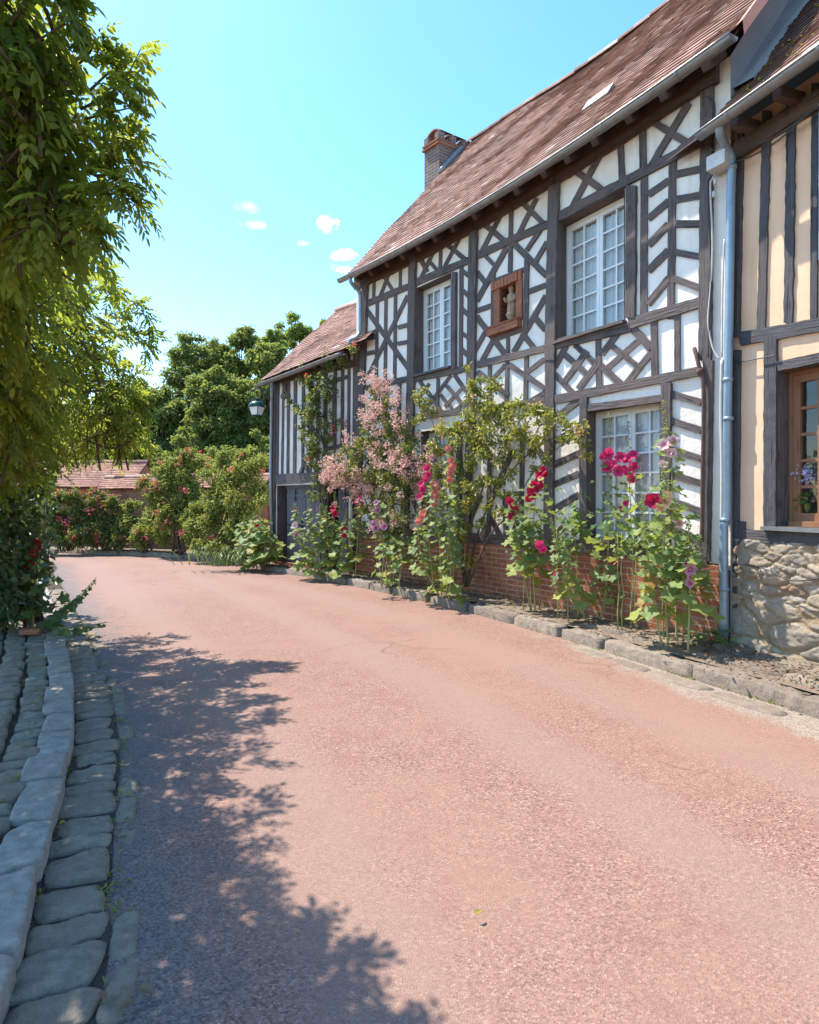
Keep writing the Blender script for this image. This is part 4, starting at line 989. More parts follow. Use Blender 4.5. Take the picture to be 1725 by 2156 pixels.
for h in (D1, D2):
    mb = MB(); reveal(mb, LEFT, h, .05, -.3); obj('door_lining', mb, 'dark timber', low)
    mb = MB(); fbox(mb, LEFT, h[0] - .1, h[1] + .1, h[2], h[3] + .1, -.5, -.48, 9); obj('room_dark_sheet', mb, 'room dark', low)  # dark sheet painted as the shade inside the doorway
mb = MB(); fbox(mb, LEFT, D1[0], D1[1] + .1, .1, .19, -.1, .12, .3, 0, .005); obj('door_step', mb, 'orange brick', low)
mb = MB(); p0 = LEFT.pt(*cv(R5, 748, 1380), .1); p1 = LEFT.pt(*cv(R5, 744, 1965), .1); mb.tube([p0, p0.lerp(p1, .5), p1], .045, 8); obj('corner_board', mb, 'cream trim', low, True)
LE = lambda u: LEFT.P(u, 4.43 + .085 * u, .32); LG = lambda u: LEFT.P(u, 6.6 + .04 * u, -2)
lr = tiles('roof', low, LE, LG, -.02, 3.6, .10, .165, jit=1.6, und=.05); ridge_tiles(lr, LG, .0, 3.6)
mb = MB(); mb.quad([LG(-.02), LG(3.6), LEFT.P(3.6, 4.4, -4.3), LEFT.P(-.02, 4.4, -4.3)]); obj('back_slope', mb, 'old clay tiles', lr)
mb = MB(); mb.quad([LEFT.P(-.05, 4.35, .3), LEFT.P(3.15, 4.62, .3), LEFT.P(3.15, 4.8, 0), LEFT.P(-.05, 4.55, 0)], 0, [(0, 0), (3, 0), (3, .3), (0, .3)]); fbox(mb, LEFT, -.02, 3.1, 4.36, 4.5, .0, .05, .4, 0, .006); obj('soffit', mb, 'eave wood', low)
for k in range(6):
    mb = MB(); u = .1 + k * .55; mb.box(LEFT.P(u, 4.42 + .085 * u, .14), Vector((LEFT.d[0], LEFT.d[1], 0)) * .04, LEFT.out * .14, (0, 0, .045)); obj('rafter_tail', mb, 'eave wood', low)
gutter(low, upath(LEFT, -.12, 2.98, 4.31, 4.57, .38, 16), .058)
mb = MB(); mb.tube([LEFT.pt(573, 800, .2), LEFT.pt(573, 822, .09), LEFT.pt(570, 1000, .09), LEFT.pt(573, 1165, .09)], .035, 8); obj('downpipe', mb, 'blue grey pipe', low, True)
mb = MB(); mb.tube(smooth_path([LEFT.P(-.05, 4.28, .34), LEFT.P(.0, 4.1, .25), LEFT.P(.05, 3.95, .05)], 4), .03, 8); obj('eave_bracket', mb, 'eave wood', low, True)

# ------------------------------------------------------------------ the ochre house on the right
rh = thing('half_timbered_house', RIGHT.P(1.5, .15, 0), 'ochre half-timbered house on a rubble stone base at the right edge', 'house')
def UG(reg, x, y, o=0): return RIGHT.hit(*cv(reg, x, y), o)
W5 = (UG(R4, 1490, 500)[0], UG(R4, 1490, 500)[0] + 1.08, UG(R4, 1500, 958)[1], UG(R3, 1490, 1222)[1])
mb = MB(); wall_grid(mb, RIGHT, -.1, 4.2, .0, 5.4, [W5], .16, .006)
mb.quad([RIGHT.P(-.1, 0, -6), RIGHT.P(4.2, 0, -6), RIGHT.P(4.2, 5.4, -6), RIGHT.P(-.1, 5.4, -6)]); mb.quad([RIGHT.P(4.2, 0, 0), RIGHT.P(4.2, 0, -6), RIGHT.P(4.2, 5.4, -6), RIGHT.P(4.2, 5.4, 0)]); mb.face([mb.pt(RIGHT.P(4.2, 5.4, 0)), mb.pt(RIGHT.P(4.2, 5.4, -6)), mb.pt(RIGHT.P(4.2, 9, -3))])
obj('wall', mb, 'ochre plaster', rh)
wt = 'weathered timber'
beams(RIGHT, rh, R1, [('P', 1266, 770, 1245, 1940, 32), ('S', 1420, 640, 1388, 1900, 52), ('S', 1562, 560, 1543, 1860, 56)], wt, proud=.022, irr=.22)
beams(RIGHT, rh, R1, [('S', 1700, 480, 1690, 1840, 44)], wt, proud=.02, irr=.15)
beams(RIGHT, rh, R3, [('R', 1262, 1032, 1800, 935, 86), ('P', 1441, 1010, 1437, 2160, 80), ('R', 1482, 1190, 1800, 1122, 62)], wt, proud=.03, irr=.1)
beams(RIGHT, rh, R4, [('R', 1240, 1012, 1800, 1040, 84), ('P', 1248, -60, 1232, 1480, 34), ('P', 1262, 930, 1252, 1060, 60)], wt, proud=.035, irr=.1)
mb = MB(); fbox(mb, RIGHT, 1.0, 4.2, 3.08, 3.42, -.02, .03, .4, 0, .006); fbox(mb, RIGHT, 1.0, 4.2, 1.24, 1.5, -.02, .036, .4, 0, .006); obj('rail', mb, wt, rh)
window(rh, RIGHT, W5, .15, 2, 5, (.0, .0, .0, .0), lining='dark timber', paint='orange joinery', sash=.07, bar=.028, curtain=None)
mb = MB(); fbox(mb, RIGHT, W5[0] - .12, W5[1] + .12, W5[2] - .04, W5[2] - .005, -.14, .09, 9); obj('sill', mb, 'zinc', rh)
mb = MB(); fbox(mb, RIGHT, W5[0] + .03, W5[1] - .03, W5[2], W5[2] + .05, -.2, -.09, 9); obj('sill_board', mb, 'orange joinery', rh)
su = UG(R1, 1695, 1000)[0] - .0; sz0, sz1 = UG(R1, 1700, 1525)[1], UG(R1, 1700, 640)[1]
mb = MB(); fbox(mb, RIGHT, su + .09, su + .55, sz0, sz1, .03, .07, 9); sh = obj('shutter', mb, 'grey paint', rh)
mb = MB(); fbox(mb, RIGHT, su + .13, su + .52, sz0 + .12, sz0 + .2, .07, .085, 9); fbox(mb, RIGHT, su + .13, su + .52, sz1 - .2, sz1 - .12, .07, .085, 9); obj('batten', mb, 'grey paint', sh)
# rubble base
mb = MB(); nu, nzv = 210, 90; jj = []; rr = []
for i in range(nu + 1):
    for k in range(nzv + 1):
        u, z = -.02 + 3.6 * i / nu, .05 + 1.18 * k / nzv
        sc = 3.4 if z < .62 else 8.5
        q = Vector((u * sc * .62 + .25 * noise.noise((u * 3, z * 3, 5)), z * sc * 1.25 + .25 * noise.noise((u * 3, z * 3, 8)), 3 if z < .62 else 11))
        dd, pts = noise.voronoi(q); g_ = dd[1] - dd[0]; e = max(0, min(1, g_ / .17)); e = e * e * (3 - 2 * e)
        r_ = noise.cell(pts[0] * 7.3) * .5 + .5
        o = .027 + .027 * e * (.35 + .65 * r_) + .03 * noise.fractal((u * 4, z * 6, 2), .9, 2.1, 5) + .03 * max(0, .7 - z)
        if k == nzv: o = .0
        if i == 0: o = .0
        mb.pt(RIGHT.P(u, z, o)); jj.append((1 - e) ** 1.5); rr.append(r_)
for i in range(nu):
    for k in range(nzv):
        a = i * (nzv + 1) + k; mb.face((a, a + nzv + 1, a + nzv + 2, a + 1), rr[a])
mb.j = {'joint': jj}
obj('stone_base', mb, 'rubble masonry', rh, True)
RE = lambda u: RIGHT.P(u, 5.33, .36); RG = lambda u: RIGHT.P(u, 9.25, -3.0)
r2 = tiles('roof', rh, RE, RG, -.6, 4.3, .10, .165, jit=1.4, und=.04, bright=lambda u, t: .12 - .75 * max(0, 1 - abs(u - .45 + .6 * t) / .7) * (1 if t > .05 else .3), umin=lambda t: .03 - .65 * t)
mb = MB(); mb.quad([RG(-.6), RG(4.3), RIGHT.P(4.3, 5.3, -6.4), RIGHT.P(-.6, 5.3, -6.4)]); obj('back_slope', mb, 'old clay tiles', r2)
mb = MB(); n = 26; pr = None
up_ = Vector((0, 0, 1))
for q in range(n + 1):
    t = .10 + .9 * q / n; a = RE(-.55 - .3 * t).lerp(RG(-.55 - .3 * t), t); ub = .22 - .62 * (t - .1); b = RE(ub).lerp(RG(ub), t); j = random.uniform(-.03, .03); d = (b - a).normalized()
    cur = [mb.pt(a + up_ * .66), mb.pt(a + d * .42 + up_ * .16), mb.pt(a + d * .6 + up_ * .08), mb.pt(b + d * j + up_ * .045), mb.pt(b + d * j + up_ * .0)]
    if pr:
        for m in range(4): mb.face((pr[m], cur[m], cur[m + 1], pr[m + 1]))
    pr = cur
obj('cement_flashing', mb, 'grey cement', r2, True)
for k in range(70):                                   # cushions of moss on the tiles below the flashing
    if k == 0: mo = MB()
    u, t = .25 + abs(random.gauss(0, .5)), random.random() ** 2 * .4; p = RE(u).lerp(RG(u), t) + Vector((RIGHT.out.x, RIGHT.out.y, .8)) * .02; s_ = random.uniform(.006, .017)
    mo.lathe(p, [(s_, -.01), (s_ * .8, s_ * .5), (s_ * .3, s_ * .8)], 6, random.random())
obj('moss', mo, 'yellowing leaf', r2, True)['kind'] = 'stuff'
mb = MB(); mb.quad([RIGHT.P(-.1, 5.27, .34), RIGHT.P(4.2, 5.27, .34), RIGHT.P(4.2, 5.62, 0), RIGHT.P(-.1, 5.62, 0)], 0, [(0, 0), (3, 0), (3, .3), (0, .3)]); fbox(mb, RIGHT, .02, 4.2, 5.05, 5.22, -.02, .06, .3, 0, .012); obj('soffit', mb, 'eave wood', rh)
for k in range(8):
    mb = MB(); u = .28 + k * .45; mb.box(RIGHT.P(u, 5.24, .17), Vector((RIGHT.d[0], RIGHT.d[1], 0)) * .04, LEFT.out * 0 + RIGHT.out * .15, (0, 0, .05)); obj('rafter_tail', mb, 'eave wood', rh)
gutter(rh, upath(RIGHT, -.02, 4.3, 5.26, 5.26, .44, 24), .062)
mb = MB(); pp = [(1516, 262, .42), (1517, 282, .38), (1527, 306, .24), (1538, 326, .14), (1541, 350, .12), (1539, 420, .11), (1535, 700, .11), (1531, 900, .11), (1530, 1078, .11), (1526, 1100, .14), (1524, 1130, .15), (1525, 1338, .15)]
mb.tube(smooth_path([RIGHT.pt(x, y, o) for x, y, o in pp], 5), .042, 12); dp2 = obj('downpipe', mb, 'blue grey pipe', rh, True)
for x, y, o in ((1541, 352, .12), (1533, 800, .11), (1534, 882, .11), (1527, 1095, .135), (1525, 1240, .15)):
    mb = MB(); mb.tube([RIGHT.pt(x, y - 4, o), RIGHT.pt(x, y + 4, o)], .05, 12); obj('collar', mb, 'blue grey pipe', dp2, True)
mb = MB(); mb.tube(smooth_path([RIGHT.P(u, 5.02 + .03 * math.sin(u * 9), .1) for u in (.02, .3, .6, 1.0, 1.5, 2.2)], 5), .012, 6); mb.tube(smooth_path([RIGHT.P(u, 4.97 + .05 * math.sin(u * 6 + 2), .12) for u in (.02, .3, .6, 1.0, 1.5, 2.2)], 5), .008, 6); obj('eave_cable', mb, 'dark cable', rh, True)
mb = MB(); mb.tube(smooth_path([RIGHT.pt(*cv(R3, x, y), .06) for x, y in ((1215, 1150), (1260, 1162), (1350, 1150), (1480, 1125))], 5), .006, 6); obj('wire', mb, 'dark cable', rh, True); mb = MB(); mb.tube(smooth_path([RIGHT.pt(*cv(R4, x, y), .14) for x, y in ((1225, 1170), (1400, 1200), (1560, 1270), (1725, 1260))], 5), .006, 6); obj('wire', mb, 'dark cable', rh, True)

# hydrangea on the inner sill of the ochre house
hy = RIGHT.pt(1697, 1000, -.2); hb = Vector((hy.x, hy.y, W5[2] + .045))
ht = thing('potted_hydrangea', hb, 'lilac hydrangea head behind the orange-framed window of the ochre house', 'plant')
mb = MB(); mb.lathe(hb, [(.035, 0), (.045, .07), (.05, .07), (.042, .06)], 14); obj('pot', mb, 'orange brick', ht, True)
lv = Leaves(); clump(lv, hb + Vector((0, 0, .2)), .10, 26, .08, .05); lv.build('foliage', 'hollyhock leaf', ht)
lv = Leaves(); clump(lv, hb + Vector((0, 0, hy.z - hb.z)), .085, 260, .03, .026, shell=.85); lv.build('blossom', 'lilac petal', ht)

# ------------------------------------------------------------------ street lantern on the corner of the low house
lc = at(541, 850, 14.3)
la = thing('street_lantern', lc - Vector((0, 0, .27)), 'green domed lantern with frosted panes hung from the corner of the low house', 'lantern')
mb = MB(); z0 = lc.z - .27
def frus(mb, c, r0, z0, r1, z1, rot=.35, n=4):
    a = [Vector((c.x + r0 * math.cos(rot + 2 * math.pi * k / n), c.y + r0 * math.sin(rot + 2 * math.pi * k / n), z0)) for k in range(n)]; b = [Vector((c.x + r1 * math.cos(rot + 2 * math.pi * k / n), c.y + r1 * math.sin(rot + 2 * math.pi * k / n), z1)) for k in range(n)]
    return a, b
a, b = frus(mb, lc, .12, z0, .185, z0 + .2)
for k in range(4): mb.quad([a[k], a[(k + 1) % 4], b[(k + 1) % 4], b[k]])
obj('pane', mb, 'frosted glass', la)
mb = MB()
for k in range(4): mb.tube([a[k], b[k]], .011, 6); mb.tube([a[k], a[(k + 1) % 4]], .012, 6); mb.tube([b[k], b[(k + 1) % 4]], .016, 6)
obj('frame', mb, 'lantern green', la)
mb = MB(); mb.lathe(Vector((lc.x, lc.y, z0 + .205)), [(.185, 0), (.178, .04), (.15, .085), (.095, .12), (.04, .13), (.035, .155), (.065, .168), (.062, .18), (.015, .19)], 20); obj('dome', mb, 'lantern green', la, True)
mb = MB()
for s_ in (-1, 1): mb.tube(smooth_path([Vector((lc.x + .14 * s_, lc.y, z0 + .22)), Vector((lc.x + .155 * s_, lc.y, z0 + .4)), Vector((lc.x + .15 * s_, lc.y, z0 + .58))], 4), .011, 6)
mb.tube(smooth_path([Vector((lc.x - .15, lc.y, z0 + .58)), Vector((lc.x, lc.y, z0 + .61)), Vector((lc.x + .15, lc.y, z0 + .58)), LEFT.P(.03, z0 + .62, .08)], 4), .012, 6); obj('bracket', mb, 'lantern green', la)

# ------------------------------------------------------------------ outbuilding and wall at the far end
OB = Wall(-15.5, 21.0, -9.25, 20.5)
ob = thing('outbuilding', OB.P(3, 0, 0), 'low brick outbuilding with a tiled roof behind the flower hedge', 'outbuilding')
OL = OB.L
mb = MB(); wall_grid(mb, OB, 0, OL, -.05, 2.12, [], .5, 0); mb.quad([OB.P(OL, 0, 0), OB.P(OL, 0, -2), OB.P(OL, 2.1, -2), OB.P(OL, 2.1, 0)], 0, [(0, 0), (2, 0), (2, 2.1), (0, 2.1)]); mb.face([mb.pt(OB.P(OL, 2.1, 0)), mb.pt(OB.P(OL, 2.1, -2)), mb.pt(OB.P(OL, 2.9, -1))]); obj('wall', mb, 'red brick', ob)
q = tiles('roof', ob, lambda u: OB.P(u, 2.07, .2), lambda u: OB.P(u, 2.98, -.95), 0, OL + .1, .1, .17, 'pale clay tiles', .018, 1.4, None, .03); ridge_tiles(q, lambda u: OB.P(u, 2.98, -.95), 0, OL + .1, .1, .4, 'pale clay tiles')
mb = MB(); mb.quad([OB.P(0, 2.98, -.95), OB.P(OL + .1, 2.98, -.95), OB.P(OL + .1, 2.07, -2.2), OB.P(0, 2.07, -2.2)]); obj('back_slope', mb, 'pale clay tiles', q)
GW = Wall(-9.95, 20.1, -4.2, 18.3)
gw = thing('garden_wall', GW.P(2, 0, 0), 'brick garden wall capped with clay tiles behind the rose hedge', 'wall')
mb = MB(); wall_grid(mb, GW, 0, GW.L, -.05, 2.08, [], .5, 0); mb.quad([GW.P(0, 0, 0), GW.P(0, 0, -.4), GW.P(0, 2.1, -.4), GW.P(0, 2.1, 0)], 0, [(0, 0), (.4, 0), (.4, 2), (0, 2)]); mb.quad([GW.P(0, 0, -.4), GW.P(GW.L, 0, -.4), GW.P(GW.L, 2.1, -.4), GW.P(0, 2.1, -.4)]); obj('wall', mb, 'red brick', gw)
q = tiles('coping', gw, lambda u: GW.P(u, 2.0, .2), lambda u: GW.P(u, 2.42, -.2), -.1, GW.L, .1, .17, 'pale clay tiles', .018, 1.2); ridge_tiles(q, lambda u: GW.P(u, 2.42, -.2), -.1, GW.L, .09, .4, 'pale clay tiles')
mb = MB(); mb.quad([GW.P(-.1, 2.42, -.2), GW.P(GW.L, 2.42, -.2), GW.P(GW.L, 2.0, -.6), GW.P(-.1, 2.0, -.6)]); obj('back_slope', mb, 'pale clay tiles', q)
# faded picket fence between shrub and low house
pf = thing('picket_fence', gnd(530, 1176, .15), 'short faded picket fence behind the hollyhocks beside the low house', 'fence')
fa, fb = at(500, 1165, 15.9), at(566, 1162, 15.0); fa.z = fb.z = .15
for k in range(14):
    p = fa.lerp(fb, k / 13); mb = MB(); mb.box(p + Vector((0, 0, .42)), (.02, .008, 0), (-.004, .012, 0), (0, 0, .42)); mb.face([mb.pt(p + Vector((-.02, 0, .84))), mb.pt(p + Vector((.02, 0, .84))), mb.pt(p + Vector((0, 0, .88)))]); obj('picket', mb, 'faded fence paint', pf)
for z in (.2, .66):
    mb = MB(); mb.tube([fa + Vector((0, .025, z)), fb + Vector((0, .025, z))], .02, 4); obj('fence_rail', mb, 'faded fence paint', pf)

# ------------------------------------------------------------------ trees beyond the garden
def tree(label, x, ytop, hw, Y, mat='tree leaf', n=150, per=300, leaf=.15, zb=1.0, ysq=.7):
    top = EYE + (YH - ytop) / F * Y; R = hw * Y / F; bx = (x - CX) / F * Y
    t = thing('broadleaf_tree', (bx, Y, 0), label, 'tree', 'trees beyond the garden wall')
    H = top - zb; cz = zb + H * .52; lv = Leaves(); cs = []
    for k in range(n):
        for _ in range(20):
            d = rdir(1)[0]; q = .3 + .7 * rng.random() ** .4
            f = np.array([d[0] * R * q, d[1] * R * ysq * q, d[2] * H * .5 * q])
            tt = (f[2] + H * .5) / H; lim = (1.0 if tt < .6 else math.sqrt(max(.05, 1 - ((tt - .6) / .5) ** 2)))
            if math.hypot(f[0] / R, f[1] / (R * ysq)) <= lim + .05: break
        c = np.array([bx, Y, cz]) + f; r = R * rng.uniform(.15, .34) * (1 if tt < .75 else .8); c[2] = min(c[2], top - r * .75); cs.append((c, r))
        tone = np.clip(rng.normal(.5, .22), 0, 1)
        clump(lv, c, r, int(per * (r / (R * .28)) ** 2), leaf, leaf * .62, .5, .8, .35, .15, np.clip(tone + rng.normal(0, .2, int(per * (r / (R * .28)) ** 2)), 0, 1))
    for q in range(9):
        a_ = rng.uniform(0, 6.28); rr_ = R * rng.uniform(.05, .55); c = np.array([bx + math.cos(a_) * rr_, Y + math.sin(a_) * rr_ * ysq, top - R * rng.uniform(.25, .75) - rr_ * .5]); r = R * rng.uniform(.2, .3); cs.append((c, r)); clump(lv, c, r, int(per * 1.2), leaf, leaf * .62, .5, .8, .3, .15, np.clip(rng.normal(.55, .2, int(per * 1.2)), 0, 1))
    lv.build('crown', mat, t)
    mb = MB(); base = Vector((bx, Y, -.05)); hub = Vector((bx, Y, zb + H * .62))
    mb.tube(bend(base, hub, 7, 0, .06), [R * .085 * (1 - .75 * i / 7) + .04 for i in range(8)], 8)
    for c, r in cs[::4]:
        s_ = base.lerp(hub, rng.uniform(.35, .9)); mb.tube(bend(s_, Vector(c), 4, -.1, .08), [.07, .055, .045, .03, .015], 5)
    obj('trunk', mb, 'bark', t, True)
for q in (('broad dark tree half hidden behind the overhanging wisteria', 265, 792, 72, 36), ('round-topped tree left of the two tallest spires', 408, 703, 88, 32), ('narrow tree with a pointed top in the middle of the row', 512, 679, 58, 33),
          ('pale green tree rising behind the low house roof', 622, 657, 62, 37, 'far tree leaf'), ('pale tree showing just above the low tiled roof', 692, 664, 44, 40, 'far tree leaf'), ('dense dark tree low in front of the round-topped one', 462, 770, 78, 28),
          ('bushy tree above the outbuilding ridge', 335, 805, 74, 29), ('dark tree behind the street lantern', 565, 722, 70, 28.5), ('tree filling the dip between the round-topped and the pointed tree', 462, 712, 58, 35), ('tree filling the dip right of the pointed tree', 572, 694, 46, 35.5, 'far tree leaf'), ('tree seen through the wisteria at the left', 185, 850, 84, 33), ('leftmost tree behind the wisteria', 90, 830, 95, 35)): tree(*q)
for k in range(5): tree(('low elder bush under the trees above the outbuilding', 'low bush under the round-topped tree', 'low bush under the dark dense tree', 'low bush under the narrow pointed tree', 'low bush under the tree by the lantern')[k], 200 + 90 * k, 905 + (k % 2) * 14, 75, 25.5, 'tree leaf', 40, 260, .13, .1, .5)

# ------------------------------------------------------------------ shrubs, hedges, climbers
def B3(b): x, y, Y, r = b; return at(x, y, Y), r * Y / F
def shrub(name, label, cat, blobs, mat='hedge leaf', leaf=.07, dens=900, wd=.55, flowers=None, fmat=None, fsize=.05, group=None, stems=True, mats=None, shell=.35):
    cs = [B3(b) for b in blobs]; low_ = min(cs, key=lambda c: c[0].z - c[1]); base = Vector((sum(c[0].x for c in cs) / len(cs), sum(c[0].y for c in cs) / len(cs), .1))
    t = thing(name, base, label, cat, group); lv = Leaves()
    for c, r in cs:
        n = int(dens * r * r * 4)
        for k in range(7):
            o = rdir(1)[0] * r * .55; clump(lv, np.array(c) + o, r * .55, max(8, n // 7), leaf, leaf * wd, .35, 1, shell, .2, np.clip(rng.normal(.5, .12) + rng.normal(0, .2, max(8, n // 7)), 0, 1))
    lv.build('foliage', mat, t)
    if stems:
        mb = MB()
        for c, r in cs:
            for k in range(2): mb.tube(bend(base + Vector((random.uniform(-.2, .2), random.uniform(-.2, .2), 0)), c + Vector((random.uniform(-r, r), 0, random.uniform(-r, r))) * .5, 5, -.05, .05), [.018, .016, .014, .011, .008, .004], 5)
        obj('stem', mb, 'bark', t, True)
    return t, cs
def blossoms(t, cs, mat, n, per, rr, size, front=True, name='blossom', knots=0):
    """n heads of per petals each, on the street side of the blobs, gathered round a few knots"""
    lv = Leaves(); kn = []
    for k in range(knots):
        c, r = cs[rng.integers(len(cs))]; d = rdir(1)[0]; d[1] = -abs(d[1]); kn.append(np.array(c) + d * r * rng.uniform(.9, 1.25))
    for k in range(n):
        c, r = cs[rng.integers(len(cs))]; d = rdir(1)[0]
        if front and d[1] > .2: d[1] = -d[1]
        p = np.array(c) + d * r * rng.uniform(.85, 1.12)
        if kn and rng.random() < .88: p = kn[rng.integers(len(kn))] + rng.normal(0, .11, 3)
        m = max(4, int(per * rng.uniform(.6, 1.4))); dd = rdir(m)
        lv.add(p + dd * rr * rng.random((m, 1)) ** .4, dd + rdir(m) * .6, dd + np.array([0, -.3, .4]), size * rng.uniform(.7, 1.2, m), size * .9, .1, .0)
    lv.build(name, mat, t)
# far hedge of climbing roses along the outbuilding
for i, (lab, bl, nf) in enumerate((('rose hedge at the far left end of the outbuilding wall', [(115, 1075, 18.6, 32), (150, 1090, 18.6, 34), (140, 1125, 18.4, 30), (175, 1060, 18.8, 26), (110, 1115, 18.4, 30), (165, 1128, 18.2, 26), (190, 1040, 18.8, 18), (120, 1045, 18.6, 22), (150, 1042, 18.6, 22), (95, 1060, 18.4, 24)], 22),
        ('rose hedge in front of the middle of the outbuilding', [(205, 1085, 18.8, 34), (240, 1075, 18.8, 30), (225, 1120, 18.5, 32), (260, 1110, 18.5, 30), (195, 1130, 18.4, 24), (215, 1050, 19, 20), (250, 1138, 18.3, 20), (235, 1052, 18.6, 16), (200, 1060, 18.6, 20)], 18),
        ('green climber below the brick end of the outbuilding', [(285, 1100, 18.4, 28), (315, 1095, 18.2, 30), (300, 1130, 18, 28), (335, 1120, 17.8, 28), (280, 1068, 18.6, 18), (345, 1138, 17.6, 18)], 6),
        ('tall rose bush with red blooms over the garden wall', [(340, 1005, 17.6, 34), (375, 985, 17.6, 34), (405, 1000, 17.4, 36), (365, 1040, 17.4, 40), (400, 1050, 17.2, 38), (330, 1050, 17.6, 30), (430, 975, 17.4, 26), (360, 1090, 17.2, 34), (395, 1100, 17, 34), (310, 1020, 17.8, 22), (395, 960, 17.4, 18), (410, 1130, 16.8, 24)], 32))):
    t, cs = shrub('climbing_rose', lab, 'rose bush', bl, 'hedge leaf' if i > 1 else 'rose leaf', .085, 1700, group='roses along the garden wall')
    blossoms(t, cs, 'red rose petal', nf, 12, .07, .06)
t, cs = shrub('flowering_shrub', 'large pale green shrub beside the low house', 'shrub', [(455, 1000, 16.6, 40), (495, 990, 16.4, 42), (535, 1000, 16.2, 38), (470, 1050, 16.2, 44), (515, 1050, 16, 46), (545, 1045, 15.8, 34), (430, 1060, 16.4, 34), (440, 1105, 16, 34), (480, 1105, 15.8, 38), (520, 1110, 15.7, 32), (470, 965, 16.6, 18), (510, 962, 16.5, 20), (550, 975, 16.2, 22), (410, 1110, 16.2, 26), (420, 1150, 15.8, 22), (455, 1150, 15.6, 24)], 'hedge leaf', .075, 1900)
blossoms(t, cs, 'red rose petal', 5, 12, .07, .055)
# day lily clump
dlb = gnd(480, 1190, .13); t = thing('day_lily', dlb, 'clump of arching strap leaves at the kerb in front of the pale shrub', 'plant'); mb = MB()
for k in range(70):
    o = dlb + Vector((random.gauss(0, .38), random.gauss(0, .14), 0)); a = random.uniform(0, 6.28); ln = random.uniform(.35, .6); h = random.uniform(.25, .5); d = Vector((math.cos(a), math.sin(a), 0)); s_ = Vector((-d.y, d.x, 0)); pr = None; rr_ = random.random()
    for q in range(7):
        f = q / 6; p = o + d * ln * f + Vector((0, 0, h * 4 * f * (1 - f * .8) * .75)); w = .014 * (1 - f ** 2) + .001; cur = (mb.pt(p - s_ * w), mb.pt(p + s_ * w))
        if pr: mb.face((pr[0], pr[1], cur[1], cur[0]), rr_)
        pr = cur
obj('foliage', mb, 'strap leaf', t, True)

# ------------------------------------------------------------------ climbing roses on the tall house
def mpt(x, y, off): return MAIN.pt(x, y, off)
def climber(name, label, canes, blobs, leaf, dens, mat, offs=.28, cat='climbing rose', wall=MAIN, cane_r=.016, thin=.35, wd=.6):
    base = wall.pt(*canes[0][0], offs); base.z = .15
    t = thing(name, base, label, cat); mb = MB()
    for cpts in canes:
        pts = smooth_path([wall.pt(x, y, offs * (.6 + .6 * random.random())) for x, y in cpts], 6); n = len(pts); mb.tube(pts, [cane_r * (1 - .75 * i / (n - 1)) for i in range(n)], 6)
    obj('cane', mb, 'bark', t, True)
    lv = Leaves(); cs = []
    for (x, y, r) in blobs:
        p = wall.pt(x, y, offs); R = r * p.y / F; cs.append((p, R)); n = int(dens * R * R * 4)
        for k in range(6):
            o = rdir(1)[0] * R * .7; o *= np.array([1, 1, 1]); q = np.array(p) + o
            clump(lv, q, R * .5, max(5, n // 6), leaf, leaf * wd, .3, 1, thin, .2, np.clip(rng.normal(.5, .14) + rng.normal(0, .2, max(5, n // 6)), 0, 1))
    lv.build('foliage', mat, t); return t, cs
rb = [(795, 835, 26), (780, 860, 26), (815, 860, 30), (790, 895, 32), (825, 900, 34), (760, 930, 34), (800, 935, 42), (850, 935, 38), (870, 960, 34), (735, 965, 34), (770, 975, 42), (820, 985, 48), (865, 985, 34), (705, 985, 20), (720, 1000, 24), (745, 1005, 28), (690, 1000, 14), (795, 810, 14), (880, 970, 20), (800, 1020, 42), (840, 1030, 40), (780, 1060, 30), (815, 1070, 34), (850, 1075, 28), (885, 1000, 24), (800, 1105, 22), (830, 1110, 22)]
t, cs = climber('rambling_rose', 'rambling rose covered in dusty pink blossom on the corner of the tall house', [[(815, 1215), (812, 1130), (820, 1050), (805, 960), (795, 850)], [(818, 1215), (840, 1120), (850, 1040), (870, 960)], [(812, 1215), (790, 1120), (765, 1040), (735, 970)], [(816, 1200), (820, 1100), (840, 1000), (830, 900)]], rb, .055, 1350, 'rose leaf', .42)
blossoms(t, [c for c, b in zip(cs, rb) if b[1] < 1010] * 2 + cs, 'rambler petal', 520, 26, .06, .03, knots=62)
yb = [(890, 835, 20), (905, 860, 22), (880, 880, 16), (985, 775, 10), (1000, 800, 20), (1040, 820, 24), (1010, 840, 30), (1050, 860, 34), (1090, 870, 34), (1010, 880, 36), (975, 880, 28), (1130, 880, 30), (1170, 890, 28), (1205, 905, 24), (1230, 900, 14), (945, 905, 30), (985, 920, 36), (1040, 915, 36), (1090, 910, 30), (1140, 920, 26), (930, 940, 28), (960, 960, 32), (1010, 965, 34), (1060, 960, 28), (1105, 950, 22), (1190, 930, 18), (960, 1010, 28), (1000, 1020, 28), (1045, 1005, 22), (990, 1060, 22), (1030, 1060, 18), (1080, 1000, 16), (1120, 985, 14), (1225, 930, 16), (1240, 960, 12), (920, 985, 22), (940, 1050, 22), (1060, 1040, 14), (1155, 960, 14), (940, 1100, 22), (975, 1115, 20), (1060, 1085, 18), (1015, 1105, 16), (1085, 1050, 16), (955, 1150, 18), (985, 1180, 16)]
